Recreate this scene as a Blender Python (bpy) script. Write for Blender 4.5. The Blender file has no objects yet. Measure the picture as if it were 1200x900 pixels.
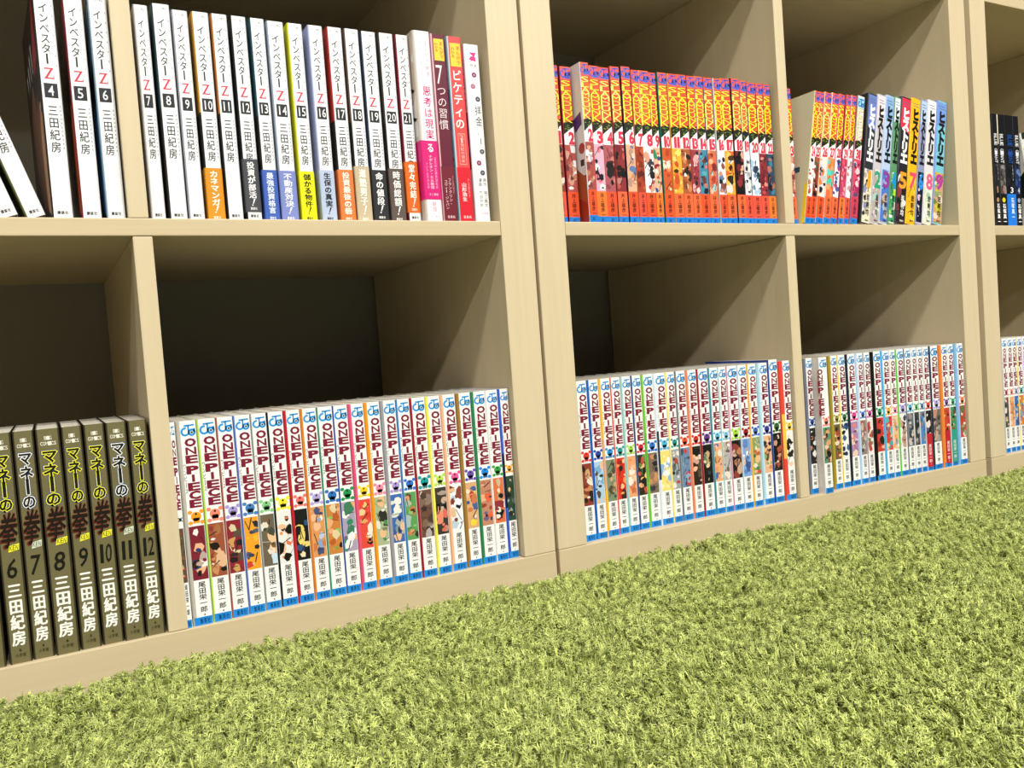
import bpy, bmesh, math, random
from mathutils import Matrix, Vector
import numpy as np

scn = bpy.context.scene
COL = scn.collection
ZB = 0.037            # top of the bottom boards; the room floor is z = 0, bookcase fronts stand on y = 0

# ------------------------------------------------------------------ camera, world, light, exposure
cam_d = bpy.data.cameras.new('camera')
cam = bpy.data.objects.new('camera', cam_d)
COL.objects.link(cam)
scn.camera = cam
cam_d.sensor_width = 36.0
cam_d.lens = 991.8 / 1200.0 * 36.0
cam_d.clip_start = 0.01
R_ = Vector((0.87245925, -0.48320886, -0.07296613))
U_ = Vector((0.08509812, 0.00319441, 0.99636745))
F_ = Vector((0.48122049, 0.87549928, -0.04390716))
m = Matrix((R_, U_, -F_)).transposed().to_4x4()
m.translation = Vector((0.0, -0.7531, 0.2167 + ZB))
cam.matrix_world = m

world = bpy.data.worlds.new('world')
scn.world = world
world.use_nodes = True
bg = world.node_tree.nodes['Background']
bg.inputs['Color'].default_value = (1.0, 0.98, 0.93, 1)
bg.inputs['Strength'].default_value = 0.02

scn.view_settings.view_transform = 'Standard'
scn.view_settings.look = 'None'
scn.view_settings.gamma = 1.0
scn.view_settings.use_curve_mapping = False
scn.view_settings.exposure = 0.08
scn.cycles.use_denoising = True
scn.cycles.max_bounces = 5
scn.cycles.diffuse_bounces = 2
scn.cycles.sample_clamp_indirect = 6.0

LAMP_SPOTS = [(-1.2, -1.25), (0.6, -1.25), (2.4, -1.25),
              (-1.2, -2.75), (0.6, -2.75), (2.4, -2.75),
              (-1.2, -4.3), (0.6, -4.3), (2.4, -4.3)]
LAMP_POWER = (29.0, 64.0, 24.0)     # row by row, away from the bookcases
ROOM_H = 2.55

# ------------------------------------------------------------------ helpers
def s2l(c):
    return c / 12.92 if c <= 0.04045 else ((c + 0.055) / 1.055) ** 2.4

def hexc(h):
    return tuple(s2l(int(h[i:i + 2], 16) / 255.0) for i in (0, 2, 4))

def mat(name):
    m = bpy.data.materials.new(name)
    m.use_nodes = True
    nt = m.node_tree
    return m, nt, nt.nodes['Principled BSDF']

def wood(name, scale, c1, c2):
    m, nt, b = mat(name)
    tc = nt.nodes.new('ShaderNodeTexCoord')
    mp = nt.nodes.new('ShaderNodeMapping')
    mp.inputs['Scale'].default_value = scale
    n = nt.nodes.new('ShaderNodeTexNoise')
    n.inputs['Scale'].default_value = 1.0
    n.inputs['Detail'].default_value = 5.0
    n.inputs['Roughness'].default_value = 0.62
    n.inputs['Distortion'].default_value = 0.25
    r = nt.nodes.new('ShaderNodeValToRGB')
    r.color_ramp.elements[0].position = 0.30
    r.color_ramp.elements[1].position = 0.68
    r.color_ramp.elements[0].color = (*hexc(c1), 1)
    r.color_ramp.elements[1].color = (*hexc(c2), 1)
    nt.links.new(tc.outputs['Object'], mp.inputs['Vector'])
    nt.links.new(mp.outputs['Vector'], n.inputs['Vector'])
    nt.links.new(n.outputs['Fac'], r.inputs['Fac'])
    nt.links.new(r.outputs['Color'], b.inputs['Base Color'])
    b.inputs['Roughness'].default_value = 0.42
    bp = nt.nodes.new('ShaderNodeBump')
    bp.inputs['Strength'].default_value = 0.04
    bp.inputs['Distance'].default_value = 0.0004
    nt.links.new(n.outputs['Fac'], bp.inputs['Height'])
    nt.links.new(bp.outputs['Normal'], b.inputs['Normal'])
    return m

M_WV = wood('birch_upright', (150.0, 60.0, 5.0), 'cfbd9b', 'd5c4a2')
M_WH = wood('birch_level', (5.0, 60.0, 170.0), 'c8b592', 'cebc99')

def plain(name, col, rough=0.6, nscale=0.0, amt=0.1):
    m, nt, b = mat(name)
    b.inputs['Roughness'].default_value = rough
    if nscale:
        n = nt.nodes.new('ShaderNodeTexNoise')
        n.inputs['Scale'].default_value = nscale
        n.inputs['Detail'].default_value = 4.0
        r = nt.nodes.new('ShaderNodeValToRGB')
        c = hexc(col)
        r.color_ramp.elements[0].color = (*[x * (1 - amt) for x in c], 1)
        r.color_ramp.elements[1].color = (*[min(1, x * (1 + amt)) for x in c], 1)
        tc = nt.nodes.new('ShaderNodeTexCoord')
        nt.links.new(tc.outputs['Object'], n.inputs['Vector'])
        nt.links.new(n.outputs['Fac'], r.inputs['Fac'])
        nt.links.new(r.outputs['Color'], b.inputs['Base Color'])
    else:
        b.inputs['Base Color'].default_value = (*hexc(col), 1)
    return m

M_WALL = plain('painted_wall', '8f8b82', 0.8, 30, 0.05)
M_CEIL = plain('ceiling_board', 'a8a498', 0.85, 20, 0.04)
M_FLOOR = plain('floor_tile', '8f8a80', 0.6, 12, 0.08)
M_BACK = plain('rug_backing', '8a9148', 0.95, 60, 0.2)
M_PAGES = None

def ink_material():
    m, nt, b = mat('printed_coated_paper')
    a = nt.nodes.new('ShaderNodeAttribute')
    a.attribute_name = 'ink'
    n = nt.nodes.new('ShaderNodeTexNoise')
    n.inputs['Scale'].default_value = 260.0
    mr = nt.nodes.new('ShaderNodeMapRange')
    mr.inputs['To Min'].default_value = 0.94
    mr.inputs['To Max'].default_value = 1.04
    mx = nt.nodes.new('ShaderNodeMix')
    mx.data_type = 'RGBA'
    mx.blend_type = 'MULTIPLY'
    mx.inputs['Factor'].default_value = 1.0
    tc = nt.nodes.new('ShaderNodeTexCoord')
    nt.links.new(tc.outputs['Object'], n.inputs['Vector'])
    nt.links.new(n.outputs['Fac'], mr.inputs['Value'])
    nt.links.new(a.outputs['Color'], mx.inputs[6])
    nt.links.new(mr.outputs['Result'], mx.inputs[7])
    nt.links.new(mx.outputs[2], b.inputs['Base Color'])
    b.inputs['Roughness'].default_value = 0.38
    b.inputs['Specular IOR Level'].default_value = 0.35
    return m
M_INK = ink_material()

def page_material():
    m, nt, b = mat('page_edges')
    tc = nt.nodes.new('ShaderNodeTexCoord')
    mp = nt.nodes.new('ShaderNodeMapping')
    mp.inputs['Scale'].default_value = (900.0, 9.0, 9.0)
    n = nt.nodes.new('ShaderNodeTexNoise')
    n.inputs['Detail'].default_value = 3.0
    r = nt.nodes.new('ShaderNodeValToRGB')
    r.color_ramp.elements[0].position = 0.3
    r.color_ramp.elements[1].position = 0.7
    r.color_ramp.elements[0].color = (*hexc('a39c8d'), 1)
    r.color_ramp.elements[1].color = (*hexc('dcd7ca'), 1)
    nt.links.new(tc.outputs['Object'], mp.inputs['Vector'])
    nt.links.new(mp.outputs['Vector'], n.inputs['Vector'])
    nt.links.new(n.outputs['Fac'], r.inputs['Fac'])
    nt.links.new(r.outputs['Color'], b.inputs['Base Color'])
    b.inputs['Roughness'].default_value = 0.9
    return m
M_PAGES = page_material()

def add_obj(name, me, parent=None, material=None):
    if material is not None and not me.materials:
        me.materials.append(material)
    o = bpy.data.objects.new(name, me)
    COL.objects.link(o)
    if parent is not None:
        o.parent = parent
    return o

def box_mesh(name, x0, x1, y0, y1, z0, z1, bev=0.0):
    bm = bmesh.new()
    vs = [bm.verts.new((x, y, z)) for x in (x0, x1) for y in (y0, y1) for z in (z0, z1)]
    for f in ((0, 1, 3, 2), (4, 6, 7, 5), (0, 4, 5, 1), (2, 3, 7, 6), (0, 2, 6, 4), (1, 5, 7, 3)):
        bm.faces.new([vs[i] for i in f])
    bmesh.ops.recalc_face_normals(bm, faces=bm.faces[:])
    if bev:
        bmesh.ops.bevel(bm, geom=bm.edges[:], offset=bev, segments=2, affect='EDGES', profile=0.6)
    me = bpy.data.meshes.new(name)
    bm.to_mesh(me)
    bm.free()
    return me

def empty(name, loc, rot=(0, 0, 0)):
    o = bpy.data.objects.new(name, None)
    o.empty_display_size = 0.02
    COL.objects.link(o)
    o.location = loc
    o.rotation_euler = rot
    return o

def tag(o, label, cat, group=None):
    o['label'] = label
    o['category'] = cat
    if group:
        o['group'] = group

def structure(name, me, material):
    o = add_obj(name, me, None, material)
    o['kind'] = 'structure'
    return o

# ------------------------------------------------------------------ the room
DEPTH = 0.38
structure('floor', box_mesh('floor', -3, 4.2, -6.2, 0.392, -0.05, 0), M_FLOOR)
structure('wall_back', box_mesh('wall_back', -3, 4.2, 0.392, 0.45, 0, ROOM_H), M_WALL)
structure('ceiling', box_mesh('ceiling', -3, 4.2, -6.2, 0.45, ROOM_H + 0.001, ROOM_H + 0.06), M_CEIL)

# ceiling lamps: fluorescent panels, out of frame
m_diff, nt, b = mat('lamp_diffuser')
b.inputs['Base Color'].default_value = (0.9, 0.9, 0.88, 1)
b.inputs['Emission Color'].default_value = (1.0, 0.98, 0.92, 1)
b.inputs['Emission Strength'].default_value = 2.0
m_steel = plain('lamp_housing', 'd8d8d4', 0.5)
for i, (lx, ly) in enumerate(LAMP_SPOTS):
    t = empty('ceiling_light', (lx, ly, ROOM_H))
    add_obj('housing', box_mesh('housing', -0.64, 0.64, -0.14, 0.14, -0.05, 0, 0.003), t, m_steel)
    add_obj('diffuser', box_mesh('diffuser', -0.61, 0.61, -0.11, 0.11, -0.056, -0.05), t, m_diff)
    row = ['row nearest the bookcases', 'middle row', 'row farthest from the bookcases'][i // 3]
    side = ['left end', 'centre', 'right end'][i % 3]
    tag(t, 'white fluorescent ceiling light at the %s of the %s' % (side, row), 'ceiling light', 'ceiling lights')
    ld = bpy.data.lights.new('lamp_glow', 'AREA')
    ld.shape = 'RECTANGLE'
    ld.size, ld.size_y = 1.2, 0.2
    ld.energy = LAMP_POWER[i // 3]
    ld.color = (1.0, 0.975, 0.93)
    lo = bpy.data.objects.new('lamp_glow', ld)
    COL.objects.link(lo)
    lo.parent = t
    lo.location = (0, 0, -0.06)

# ------------------------------------------------------------------ bookcases
Z1, Z2 = ZB + 0.3293, ZB + 0.3438
Z3, Z4 = ZB + 0.671, ZB + 0.6855
Z5, Z6 = ZB + 1.0125, ZB + 1.0495

def board(name, t, x0, x1, z0, z1, m, y0=0.0, y1=DEPTH):
    # mesh around its own origin so that the wood grain sits differently in every board
    o = add_obj(name, box_mesh(name, x0, x1, y0, y1, z0, z1, 0.0009), t, m)
    return o

def bookcase(x0, x1, dl, dr, side_l, side_r, du, label):
    """x0..x1 outer sides; dl/dr divider faces in the bottom row; du shifts the dividers of the rows above."""
    t = empty('bookcase', (x0, 0, 0))
    f = lambda a: a - x0
    board('bottom_board', t, 0, f(x1), 0.0, ZB, M_WH)
    board('top_board', t, 0, f(x1), Z5, Z6, M_WH)
    board('side_panel', t, 0, side_l, ZB + 0.0003, Z5 - 0.0003, M_WV, 0.0004)
    board('side_panel', t, f(x1) - side_r, f(x1), ZB + 0.0003, Z5 - 0.0003, M_WV, 0.0004)
    board('shelf_board', t, side_l + 0.0003, f(x1) - side_r - 0.0003, Z1, Z2, M_WH, 0.0006)
    board('shelf_board', t, side_l + 0.0003, f(x1) - side_r - 0.0003, Z3, Z4, M_WH, 0.0006)
    for k, (za, zb) in enumerate(((ZB, Z1), (Z2, Z3), (Z4, Z5))):
        s = du if k else 0.0
        board('divider', t, f(dl) + s, f(dr) + s, za + 0.0003, zb - 0.0003, M_WV, 0.0012)
    tag(t, label, 'bookcase', 'birch cube bookcases along the wall')
    return t

bookcase(-0.2946, 0.4517, 0.0723, 0.0875, 0.037, 0.037, -0.0015,
         'pale birch cube bookcase on the left, with the olive and numbered white volumes')
bookcase(0.4556, 1.1996, 0.8159, 0.8316, 0.0361, 0.0362, 0.0012,
         'pale birch cube bookcase in the middle, with the orange spined volumes')
bookcase(1.2125, 1.9565, 1.577, 1.5925, 0.0369, 0.0369, 0.0,
         'pale birch cube bookcase cut off at the right edge of the photo')

# ------------------------------------------------------------------ glyphs and flat print
_glyphs = {}
def glyph(ch, fat=0.0):
    k = (ch, round(fat, 3))
    if k not in _glyphs:
        c = bpy.data.curves.new('g', 'FONT')
        c.body = ch
        c.resolution_u = 2
        c.fill_mode = 'FRONT'
        c.offset = fat
        o = bpy.data.objects.new('g', c)
        COL.objects.link(o)
        me = o.to_mesh()
        vs = [(v.co.x, v.co.y) for v in me.vertices]
        fs = [tuple(p.vertices) for p in me.polygons]
        o.to_mesh_clear()
        bpy.data.objects.remove(o)
        bpy.data.curves.remove(c)
        xs = [v[0] for v in vs] or [0, 1]
        ys = [v[1] for v in vs] or [0, 1]
        _glyphs[k] = (vs, fs, (min(xs), max(xs), min(ys), max(ys)))
    return _glyphs[k]

class Ink:
    """flat print lying on a plane: u across, v up, later layers 0.04 mm proud of earlier ones"""
    def __init__(self):
        self.v, self.f, self.c = [], [], []
    def poly(self, pts, col, layer=1):
        n = len(self.v)
        self.v += [(p[0], p[1], layer) for p in pts]
        self.f.append(tuple(range(n, n + len(pts))))
        self.c.append(col)
    def rect(self, u0, u1, v0, v1, col, layer=1):
        self.poly([(u0, v0), (u1, v0), (u1, v1), (u0, v1)], col, layer)
    def disc(self, cu, cv, ru, rv, col, layer=1, n=12, clip=None, a0=0.0):
        pts = [(cu + ru * math.cos(a0 + i * 2 * math.pi / n), cv + rv * math.sin(a0 + i * 2 * math.pi / n)) for i in range(n)]
        if clip:
            pts = [(min(max(a, clip[0]), clip[1]), min(max(b_, clip[2]), clip[3])) for a, b_ in pts]
        self.poly(pts, col, layer)
    def ring(self, cu, cv, ro, ri, col, a0, a1, layer=1, n=14):
        p = []
        for i in range(n):
            s0 = a0 + (a1 - a0) * i / n
            s1 = a0 + (a1 - a0) * (i + 1) / n
            self.poly([(cu + ri * math.cos(s0), cv + ri * math.sin(s0)), (cu + ro * math.cos(s0), cv + ro * math.sin(s0)),
                       (cu + ro * math.cos(s1), cv + ro * math.sin(s1)), (cu + ri * math.cos(s1), cv + ri * math.sin(s1))], col, layer)
    def char(self, ch, u0, u1, v0, v1, col, layer=2, fat=0.0, base=0.0, rot=0, em=False, slant=0.0):
        """fit the glyph to the box; em=True keeps its place inside the em square; rot=1 turns it clockwise"""
        if fat >= .012 and (ord(ch) >= 0x3400 or ch in 'MNKDRSBG#'):      # dense characters: bold by small shifts, an outline offset would fill them
            d = min(fat, .05) * .8
            du, dv = d * (u1 - u0), d * (v1 - v0) * .7
            for q, (ou, ov) in enumerate(((-du, 0), (du, 0), (0, dv), (0, -dv), (0, 0))):
                self.char(ch, u0 + ou, u1 + ou, v0 + ov, v1 + ov, col, layer + q * .18, 0.0, 0.0, rot, em, slant)
            return
        vs, fs, bb = glyph(ch, fat)
        if ch in '1I' and not em and not rot:      # keep slim characters slim
            mid, hw = (u0 + u1) / 2, (u1 - u0) / 2 * (.45 if ch == '1' else 1.0)
            u0, u1 = mid - hw, mid + hw
        if em:
            bb = (0.0, 1.0, -0.12, 0.88)
        elif base != fat:
            bb = glyph(ch, base)[2]
        w = max(bb[1] - bb[0], 1e-4)
        h = max(bb[3] - bb[2], 1e-4)
        n = len(self.v)
        for x, y in vs:
            a, b_ = (x - bb[0]) / w, (y - bb[2]) / h
            if rot:
                a, b_ = b_, 1 - a
            self.v.append((u0 + a * (u1 - u0) + slant * (b_ - 0.5) * (u1 - u0), v0 + b_ * (v1 - v0), layer))
        for f in fs:
            self.f.append(tuple(n + i for i in f))
            self.c.append(col)
    def column(self, text, cu, w, v1, v0, col, layer=2, fat=0.0, base=0.0, gap=0.06, wide=None):
        """vertical writing from v1 down to v0, one em square per character"""
        n = len(text)
        step = (v1 - v0) / n
        for i, ch in enumerate(text):
            a, b_ = v1 - (i + 1) * step, v1 - i * step
            a += step * gap / 2
            b_ -= step * gap / 2
            if ch == ' ':
                continue
            if ch == 'ー':
                t = 0.085 + fat * 0.9
                self.rect(cu - w * t, cu + w * t, a + step * (0.02 - fat * .8), b_ - step * (0.02 - fat * .8), col, layer)
                continue
            if ch in '！!':
                self.poly([(cu - w * .10, a + step * .28), (cu + w * .0, a + step * .26), (cu + w * .30, b_), (cu + w * .08, b_)], col, layer)
                self.disc(cu - w * .12, a + step * .10, w * .10, step * .09, col, layer, 8)
                continue
            self.char(ch, cu - w / 2, cu + w / 2, a, b_, col, layer, fat, base, em=ord(ch) > 0x2000)
    def line(self, text, u0, u1, v0, v1, col, layer=2, fat=0.0):
        n = len(text)
        s = (u1 - u0) / n
        for i, ch in enumerate(text):
            if ch != ' ':
                self.char(ch, u0 + (i + .06) * s, u0 + (i + .94) * s, v0, v1, col, layer, fat, em=ord(ch) > 0x2000)
    def rotated(self, text, u0, u1, v1, v0, col, layer=2, fat=0.0):
        """a line of Latin writing turned clockwise, running down"""
        n = len(text)
        s = (v1 - v0) / n
        for i, ch in enumerate(text):
            if ch != ' ':
                self.char(ch, u0, u1, v1 - (i + .93) * s, v1 - (i + .07) * s, col, layer, fat, rot=1)
    def build(self, name, parent, plane='spine', off=0.0):
        if not self.f:
            return None
        me = bpy.data.meshes.new(name)
        if plane == 'spine':
            vs = [(u, -(l * 4e-5) - off, v) for u, v, l in self.v]
        else:                                  # on the left hand cover: u runs into the shelf
            vs = [(-(l * 4e-5) - off, u, v) for u, v, l in self.v]
        me.from_pydata(vs, [], self.f)
        at = me.color_attributes.new('ink', 'FLOAT_COLOR', 'CORNER')
        arr = np.ones((len(me.loops), 4), dtype=np.float32)
        k = 0
        cache = {}
        for f, c in zip(self.f, self.c):
            if c not in cache:
                cache[c] = hexc(c)
            arr[k:k + len(f), :3] = cache[c]
            k += len(f)
        at.data.foreach_set('color', arr.ravel())
        return add_obj(name, me, parent, M_INK)

# ------------------------------------------------------------------ book bodies
def wrap_mesh(name, w, y0, depth, h0, h1, rl, rr, th, c_left, c_spine, c_right, c_in='e8e4da', bands=None):
    """folded cover: a U-shaped sheet with rounded hinges, coloured left board / spine / right board"""
    prof = []
    n = 4
    prof.append((-w / 2, depth, 0))
    for i in range(n + 1):
        a = math.pi - i * (math.pi / 2) / n
        prof.append((-w / 2 + rl + rl * math.cos(a), y0 + rl - rl * math.sin(a), 0 if i < n else 1))
    for i in range(n + 1):
        a = math.pi / 2 - i * (math.pi / 2) / n
        prof.append((w / 2 - rr + rr * math.cos(a), y0 + rr - rr * math.sin(a), 2 if i < n else 2))
    prof.append((w / 2, depth, 2))
    inner = []
    for i, (x, y, s) in enumerate(prof):
        k = 1 - th / (w / 2)
        inner.append((x * k, y + th if 0 < i < len(prof) - 1 else y))
    N = len(prof)
    levels = [(h0, h1, c_left, c_spine)]
    if bands:
        levels = bands
    vs, fs, cs = [], [], []
    for (za, zb, cl, csn) in levels:
        b0 = len(vs)
        for (x, y, s) in prof:
            vs += [(x, y, za), (x, y, zb)]
        for i in range(N - 1):
            a = b0 + 2 * i
            fs.append((a, a + 2, a + 3, a + 1))
            seg = prof[i][2]
            if i == N - 2:
                seg = 2
            cs.append(cl if seg == 0 else csn if seg == 1 else c_right)
    b0 = len(vs)
    for (x, y) in inner:
        vs += [(x, y, h0), (x, y, h1)]
    for i in range(N - 1):
        a = b0 + 2 * i
        fs.append((a + 1, a + 3, a + 2, a))
        cs.append(c_in)
    topb = len(vs)
    for (x, y, s), (xi, yi) in zip(prof, inner):
        vs += [(x, y, h1), (xi, yi, h1), (x, y, h0), (xi, yi, h0)]
    for i in range(N - 1):
        a = topb + 4 * i
        fs.append((a, a + 4, a + 5, a + 1)); cs.append(c_spine if prof[i][2] == 1 else c_left if prof[i][2] == 0 else c_right)
        fs.append((a + 3, a + 7, a + 6, a + 2)); cs.append(c_in)
    me = bpy.data.meshes.new(name)
    me.from_pydata(vs, [], fs)
    at = me.color_attributes.new('ink', 'FLOAT_COLOR', 'CORNER')
    arr = np.ones((len(me.loops), 4), dtype=np.float32)
    k = 0
    for f, c in zip(fs, cs):
        arr[k:k + len(f), :3] = hexc(c)
        k += len(f)
    at.data.foreach_set('color', arr.ravel())
    return me

def book(x0, x1, yf, h, z, label, group, depth=0.112, c_left='f4f3f0', c_spine='f4f3f0', c_right='f4f3f0',
         rl=0.0022, rr=0.001, lean=0.0, turn=0.0, bands=None, yaw_pivot=None):
    """x0..x1 in metres along the shelf; lean in degrees, + towards the right. Returns the thing and its spine width"""
    th = math.radians(lean)
    w = (x1 - x0) * math.cos(th) - 0.0003
    if lean > 0:
        loc = (x1 - w / 2 * math.cos(th), yf, z + w / 2 * math.sin(th))
    elif lean < 0:
        loc = (x0 + w / 2 * math.cos(th), yf, z - w / 2 * math.sin(th))
    else:
        loc = ((x0 + x1) / 2, yf, z)
    t = empty('manga_volume', loc, (0, th, math.radians(turn)))
    rl = min(rl, w * 0.3)
    rr = min(rr, w * 0.3)
    add_obj('dust_jacket', wrap_mesh('dust_jacket', w, 0.0, depth, 0.0, h, rl, rr, 0.0006, c_left, c_spine, c_right, bands=bands), t, M_INK)
    add_obj('page_block', box_mesh('page_block', -w / 2 + 0.0009, w / 2 - 0.0009, 0.0012, depth - 0.0012, 0.0006, h - 0.0009), t, M_PAGES)
    tag(t, label, 'book', group)
    return t, w, rl, rr

def artwork(t, u0, u1, v0, v1, pal, seed, name='spine_picture', n=13, plane='spine', off=0.0, layer=1):
    """a busy printed picture of overlapping colour patches"""
    rnd = random.Random(seed)
    k = Ink()
    k.rect(u0, u1, v0, v1, pal[0], layer)
    w, h = u1 - u0, v1 - v0
    for i in range(n):
        c = pal[1 + i % (len(pal) - 1)] if len(pal) > 1 else pal[0]
        cu = u0 + w * rnd.uniform(.05, .95)
        cv = v0 + h * ((i + rnd.uniform(.1, .9)) / n if i % 2 else rnd.uniform(.05, .95))
        a = w * rnd.uniform(.14, .42)
        b_ = a * rnd.uniform(.5, 1.5)
        m_ = rnd.choice((5, 6, 7, 9))
        a0 = rnd.uniform(0, 3)
        pts = []
        for q in range(m_):
            r = rnd.uniform(.65, 1.2)
            uu = cu + a * r * math.cos(a0 + q * 2 * math.pi / m_)
            vv = cv + b_ * r * math.sin(a0 + q * 2 * math.pi / m_)
            pts.append((min(max(uu, u0), u1), min(max(vv, v0), v1)))
        k.poly(pts, c, layer + 0.5 + i * 0.12)
    for i in range(4):
        cu = u0 + w * rnd.uniform(.1, .9)
        cv = v0 + h * rnd.uniform(.1, .9)
        dx, dy = w * rnd.uniform(-.35, .35), h * rnd.uniform(-.12, .12)
        q = w * .035
        cl = lambda a: (min(max(a[0], u0), u1), min(max(a[1], v0), v1))
        k.poly([cl((cu - dx - q, cv - dy)), cl((cu - dx + q, cv - dy - q)), cl((cu + dx + q, cv + dy)), cl((cu + dx - q, cv + dy + q))],
               rnd.choice(('1c1818', '2a2326', pal[-1])), layer + 2.2 + i * .05)
    return k.build(name, t, plane, off)

# ------------------------------------------------------------------ white volumes with crimson stacked title
CRIM = '7c1734'
KD = '零一二三四五六七八九'
def kanji_number(n):
    if n < 10:
        return KD[n]
    s = ('' if n < 20 else KD[n // 10]) + '十'
    return s + (KD[n % 10] if n % 10 else '')

def jump_logo(k, u0, u1, v0, v1, col='1592df', dark='0c3f28', layer=2):
    w, h = u1 - u0, v1 - v0
    r = min(w * .27, h * .36)
    # open C on the left
    k.ring(u0 + w * .29, v0 + h * .42, r * 1.25, r * .70, col, math.radians(75), math.radians(330), layer, 9)
    # crossbar and stem of the J
    k.poly([(u0 + w * .22, v0 + h * .82), (u0 + w * .95, v0 + h * .88), (u0 + w * .95, v1), (u0 + w * .22, v0 + h * .97)], col, layer)
    k.rect(u0 + w * .46, u0 + w * .58, v0 + h * .28, v0 + h * .92, col, layer)
    # ring on the right with its dark dot
    k.ring(u0 + w * .74, v0 + h * .34, r * 1.05, r * .45, col, 0, 2 * math.pi, layer, 10)
    k.rect(u0 + w * .86, u0 + w * .99, v0 + h * .34, v0 + h * .66, col, layer)
    k.disc(u0 + w * .74, v0 + h * .34, r * .3, r * .3, dark, layer + 1, 8)

def bone_emblem(k, cu, cv, r, col, text, layer=2):
    for sx in (-1, 1):
        for sy in (-1, 1):
            k.disc(cu + sx * r * .82, cv + sy * r * .80, r * .34, r * .30, col, layer, 8)
    k.disc(cu, cv + r * .1, r * .74, r * .72, col, layer + .5, 12)
    k.rect(cu - r * .45, cu + r * .45, cv - r * .9, cv - r * .1, col, layer + .5)
    k.disc(cu, cv + r * .48, r * .17, r * .17, '1b1b1b', layer + 1, 8)
    n = len(text)
    hh = r * (.85 if n == 1 else 1.25)
    k.column(text, cu, r * .95, cv + r * .15, cv + r * .15 - hh, '141414', layer + 1.5, 0.014, gap=0.0)

def white_volume(x0, x1, yf, h, stripe, vol, emb, pal, label, group, seed, spine_stripe=True, band=None, side=None, narrow=False, raise_=0.0):
    x0b = x0 - stripe[0]
    t, w, rl, rr = book(x0b, x1, yf, h, ZB, label, group, depth=0.112, c_left=stripe[1], rl=max(min(stripe[0], .0022), .0006), rr=.0006,
                        c_right=random.Random(seed).choice(('f2f0ec', 'e9e6e0', 'd9dfe6')))
    a = -w / 2 + max(stripe[0], rl * .5) + .0001
    b_ = w / 2 - .0006
    sw = b_ - a
    if stripe[0] > rl + 1e-5:      # cover colour carried round onto the spine
        k = Ink()
        k.rect(-w / 2 + rl * .55, a, 0, h, stripe[1], 1)
        if len(stripe) > 2:
            k.rect(-w / 2 + rl * .3, a, h * .3, h * .62, stripe[2], 2)
        k.build('cover_edge', t)
    cu = a + sw * .54
    k = Ink()
    jump_logo(k, a + sw * .06, b_ - sw * .02, h * .922, h * .982, '1d93dd' if not narrow else '4d9ad4')
    k.build('publisher_logo', t)
    k = Ink()
    v = h * .912
    for i, ch in enumerate('ONE PIECE'):
        if ch == ' ':
            v -= h * .010
            continue
        hh = h * .0412
        cs = cu + sw * .05
        hw = sw * (.325 if ch != 'I' else .095)
        if ch == 'I':
            k.rect(cs - hw, cs + hw, v - hh * .86, v, CRIM, 2)
        else:
            k.char(ch, cs - hw, cs + hw, v - hh * .86, v, CRIM, 2, .045 if ch == 'E' else .052)
        v -= hh
    k.build('title_lettering', t)
    if not narrow:
        k = Ink()
        k.column('ワンピース', a + sw * .09, sw * .20, h * .795, h * .645, '2b2b2b', 2, 0.01)
        k.build('subtitle_lettering', t)
    k = Ink()
    bone_emblem(k, cu, h * .529, min(sw * .46, .0066), emb, kanji_number(vol))
    k.build('emblem', t)
    artwork(t, a, b_, h * .222, h * .486, pal, seed)
    k = Ink()
    bcol = '1d86d6'
    ac = '26262a'
    if band:
        k.rect(a - .0002, b_, h * .03, h * .30, band, 3.5)
        ac = 'e9e4e4'
    k.column('尾田栄一郎', cu - sw * .02, min(sw * .62, h * .036), h * .214, h * .062, ac, 4, 0.014, gap=0.0)
    k.disc(cu, h * .050, sw * .06, sw * .07, ac, 4, 4)
    k.build('author_lettering', t)
    k = Ink()
    k.rect(-w / 2 + rl * .6, w / 2 - .0004, 0, h * .040, bcol, 2)
    k.line('集英社', cu - sw * .36, cu + sw * .36, h * .006, h * .034, '0c3f78', 3, 0.03)
    k.build('publisher_band', t)
    if side:
        artwork(t, 0.003, 0.05, h * .02, h * .97, side, seed + 7, 'cover_picture', 16, 'side')
        k_ = t.children[-1]
        k_.location.x = -w / 2
    return t

ROW_O1 = [(87.0, 91.6, 3.0), (95.1, 108.5, 3.8), (110.3, 124.3, 4.5), (125.8, 138.9, 5.3), (140.5, 153.6, 6.0), (155.0, 167.8, 6.8),
          (169.3, 182.6, 6.9), (185.1, 197.6, 6.7), (199.9, 212.7, 6.5), (214.0, 227.6, 6.3), (228.6, 241.8, 6.1), (245.0, 257.3, 5.9),
          (260.4, 273.0, 5.7), (276.4, 289.0, 5.5), (290.7, 303.1, 5.3), (305.3, 319.2, 5.1), (322.1, 334.9, 5.2), (338.4, 351.8, 6.0),
          (356.2, 369.0, 6.7), (372.7, 386.0, 7.5), (387.8, 400.5, 8.2), (403.5, 413.2, 9.0)]
O1_STRIPE = ['6a5a40', 'b9b3a8', 'b6dc4a', 'a85f4c', '5a78c8', '9a9a98', '101010', 'c8202c', 'e0842a', '3f9a78', '1547b0',
             'e0527c', 'f09a1e', '9a98a0', '3a84c4', 'a0182e', 'f0e860', 'f0b48c', 'a07838', '2a8050', 'e6e4e0', '3a5ac8']
O1_EMB = ['202020', 'f59a23', 'f78a70', 'a797d8', '3f7fc0', '86c98a', 'f2e42a', 'f0756c', 'b2a2dc', '2f6fc0', '1f9252',
          'f5cf1c', 'f58aa8', 'a894d6', '2a6fd0', '159a9c', 'b6dc52', 'ea5a9c', '6a4fb4', '1b86e0', '35a046', 'f5ac20']
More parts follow.
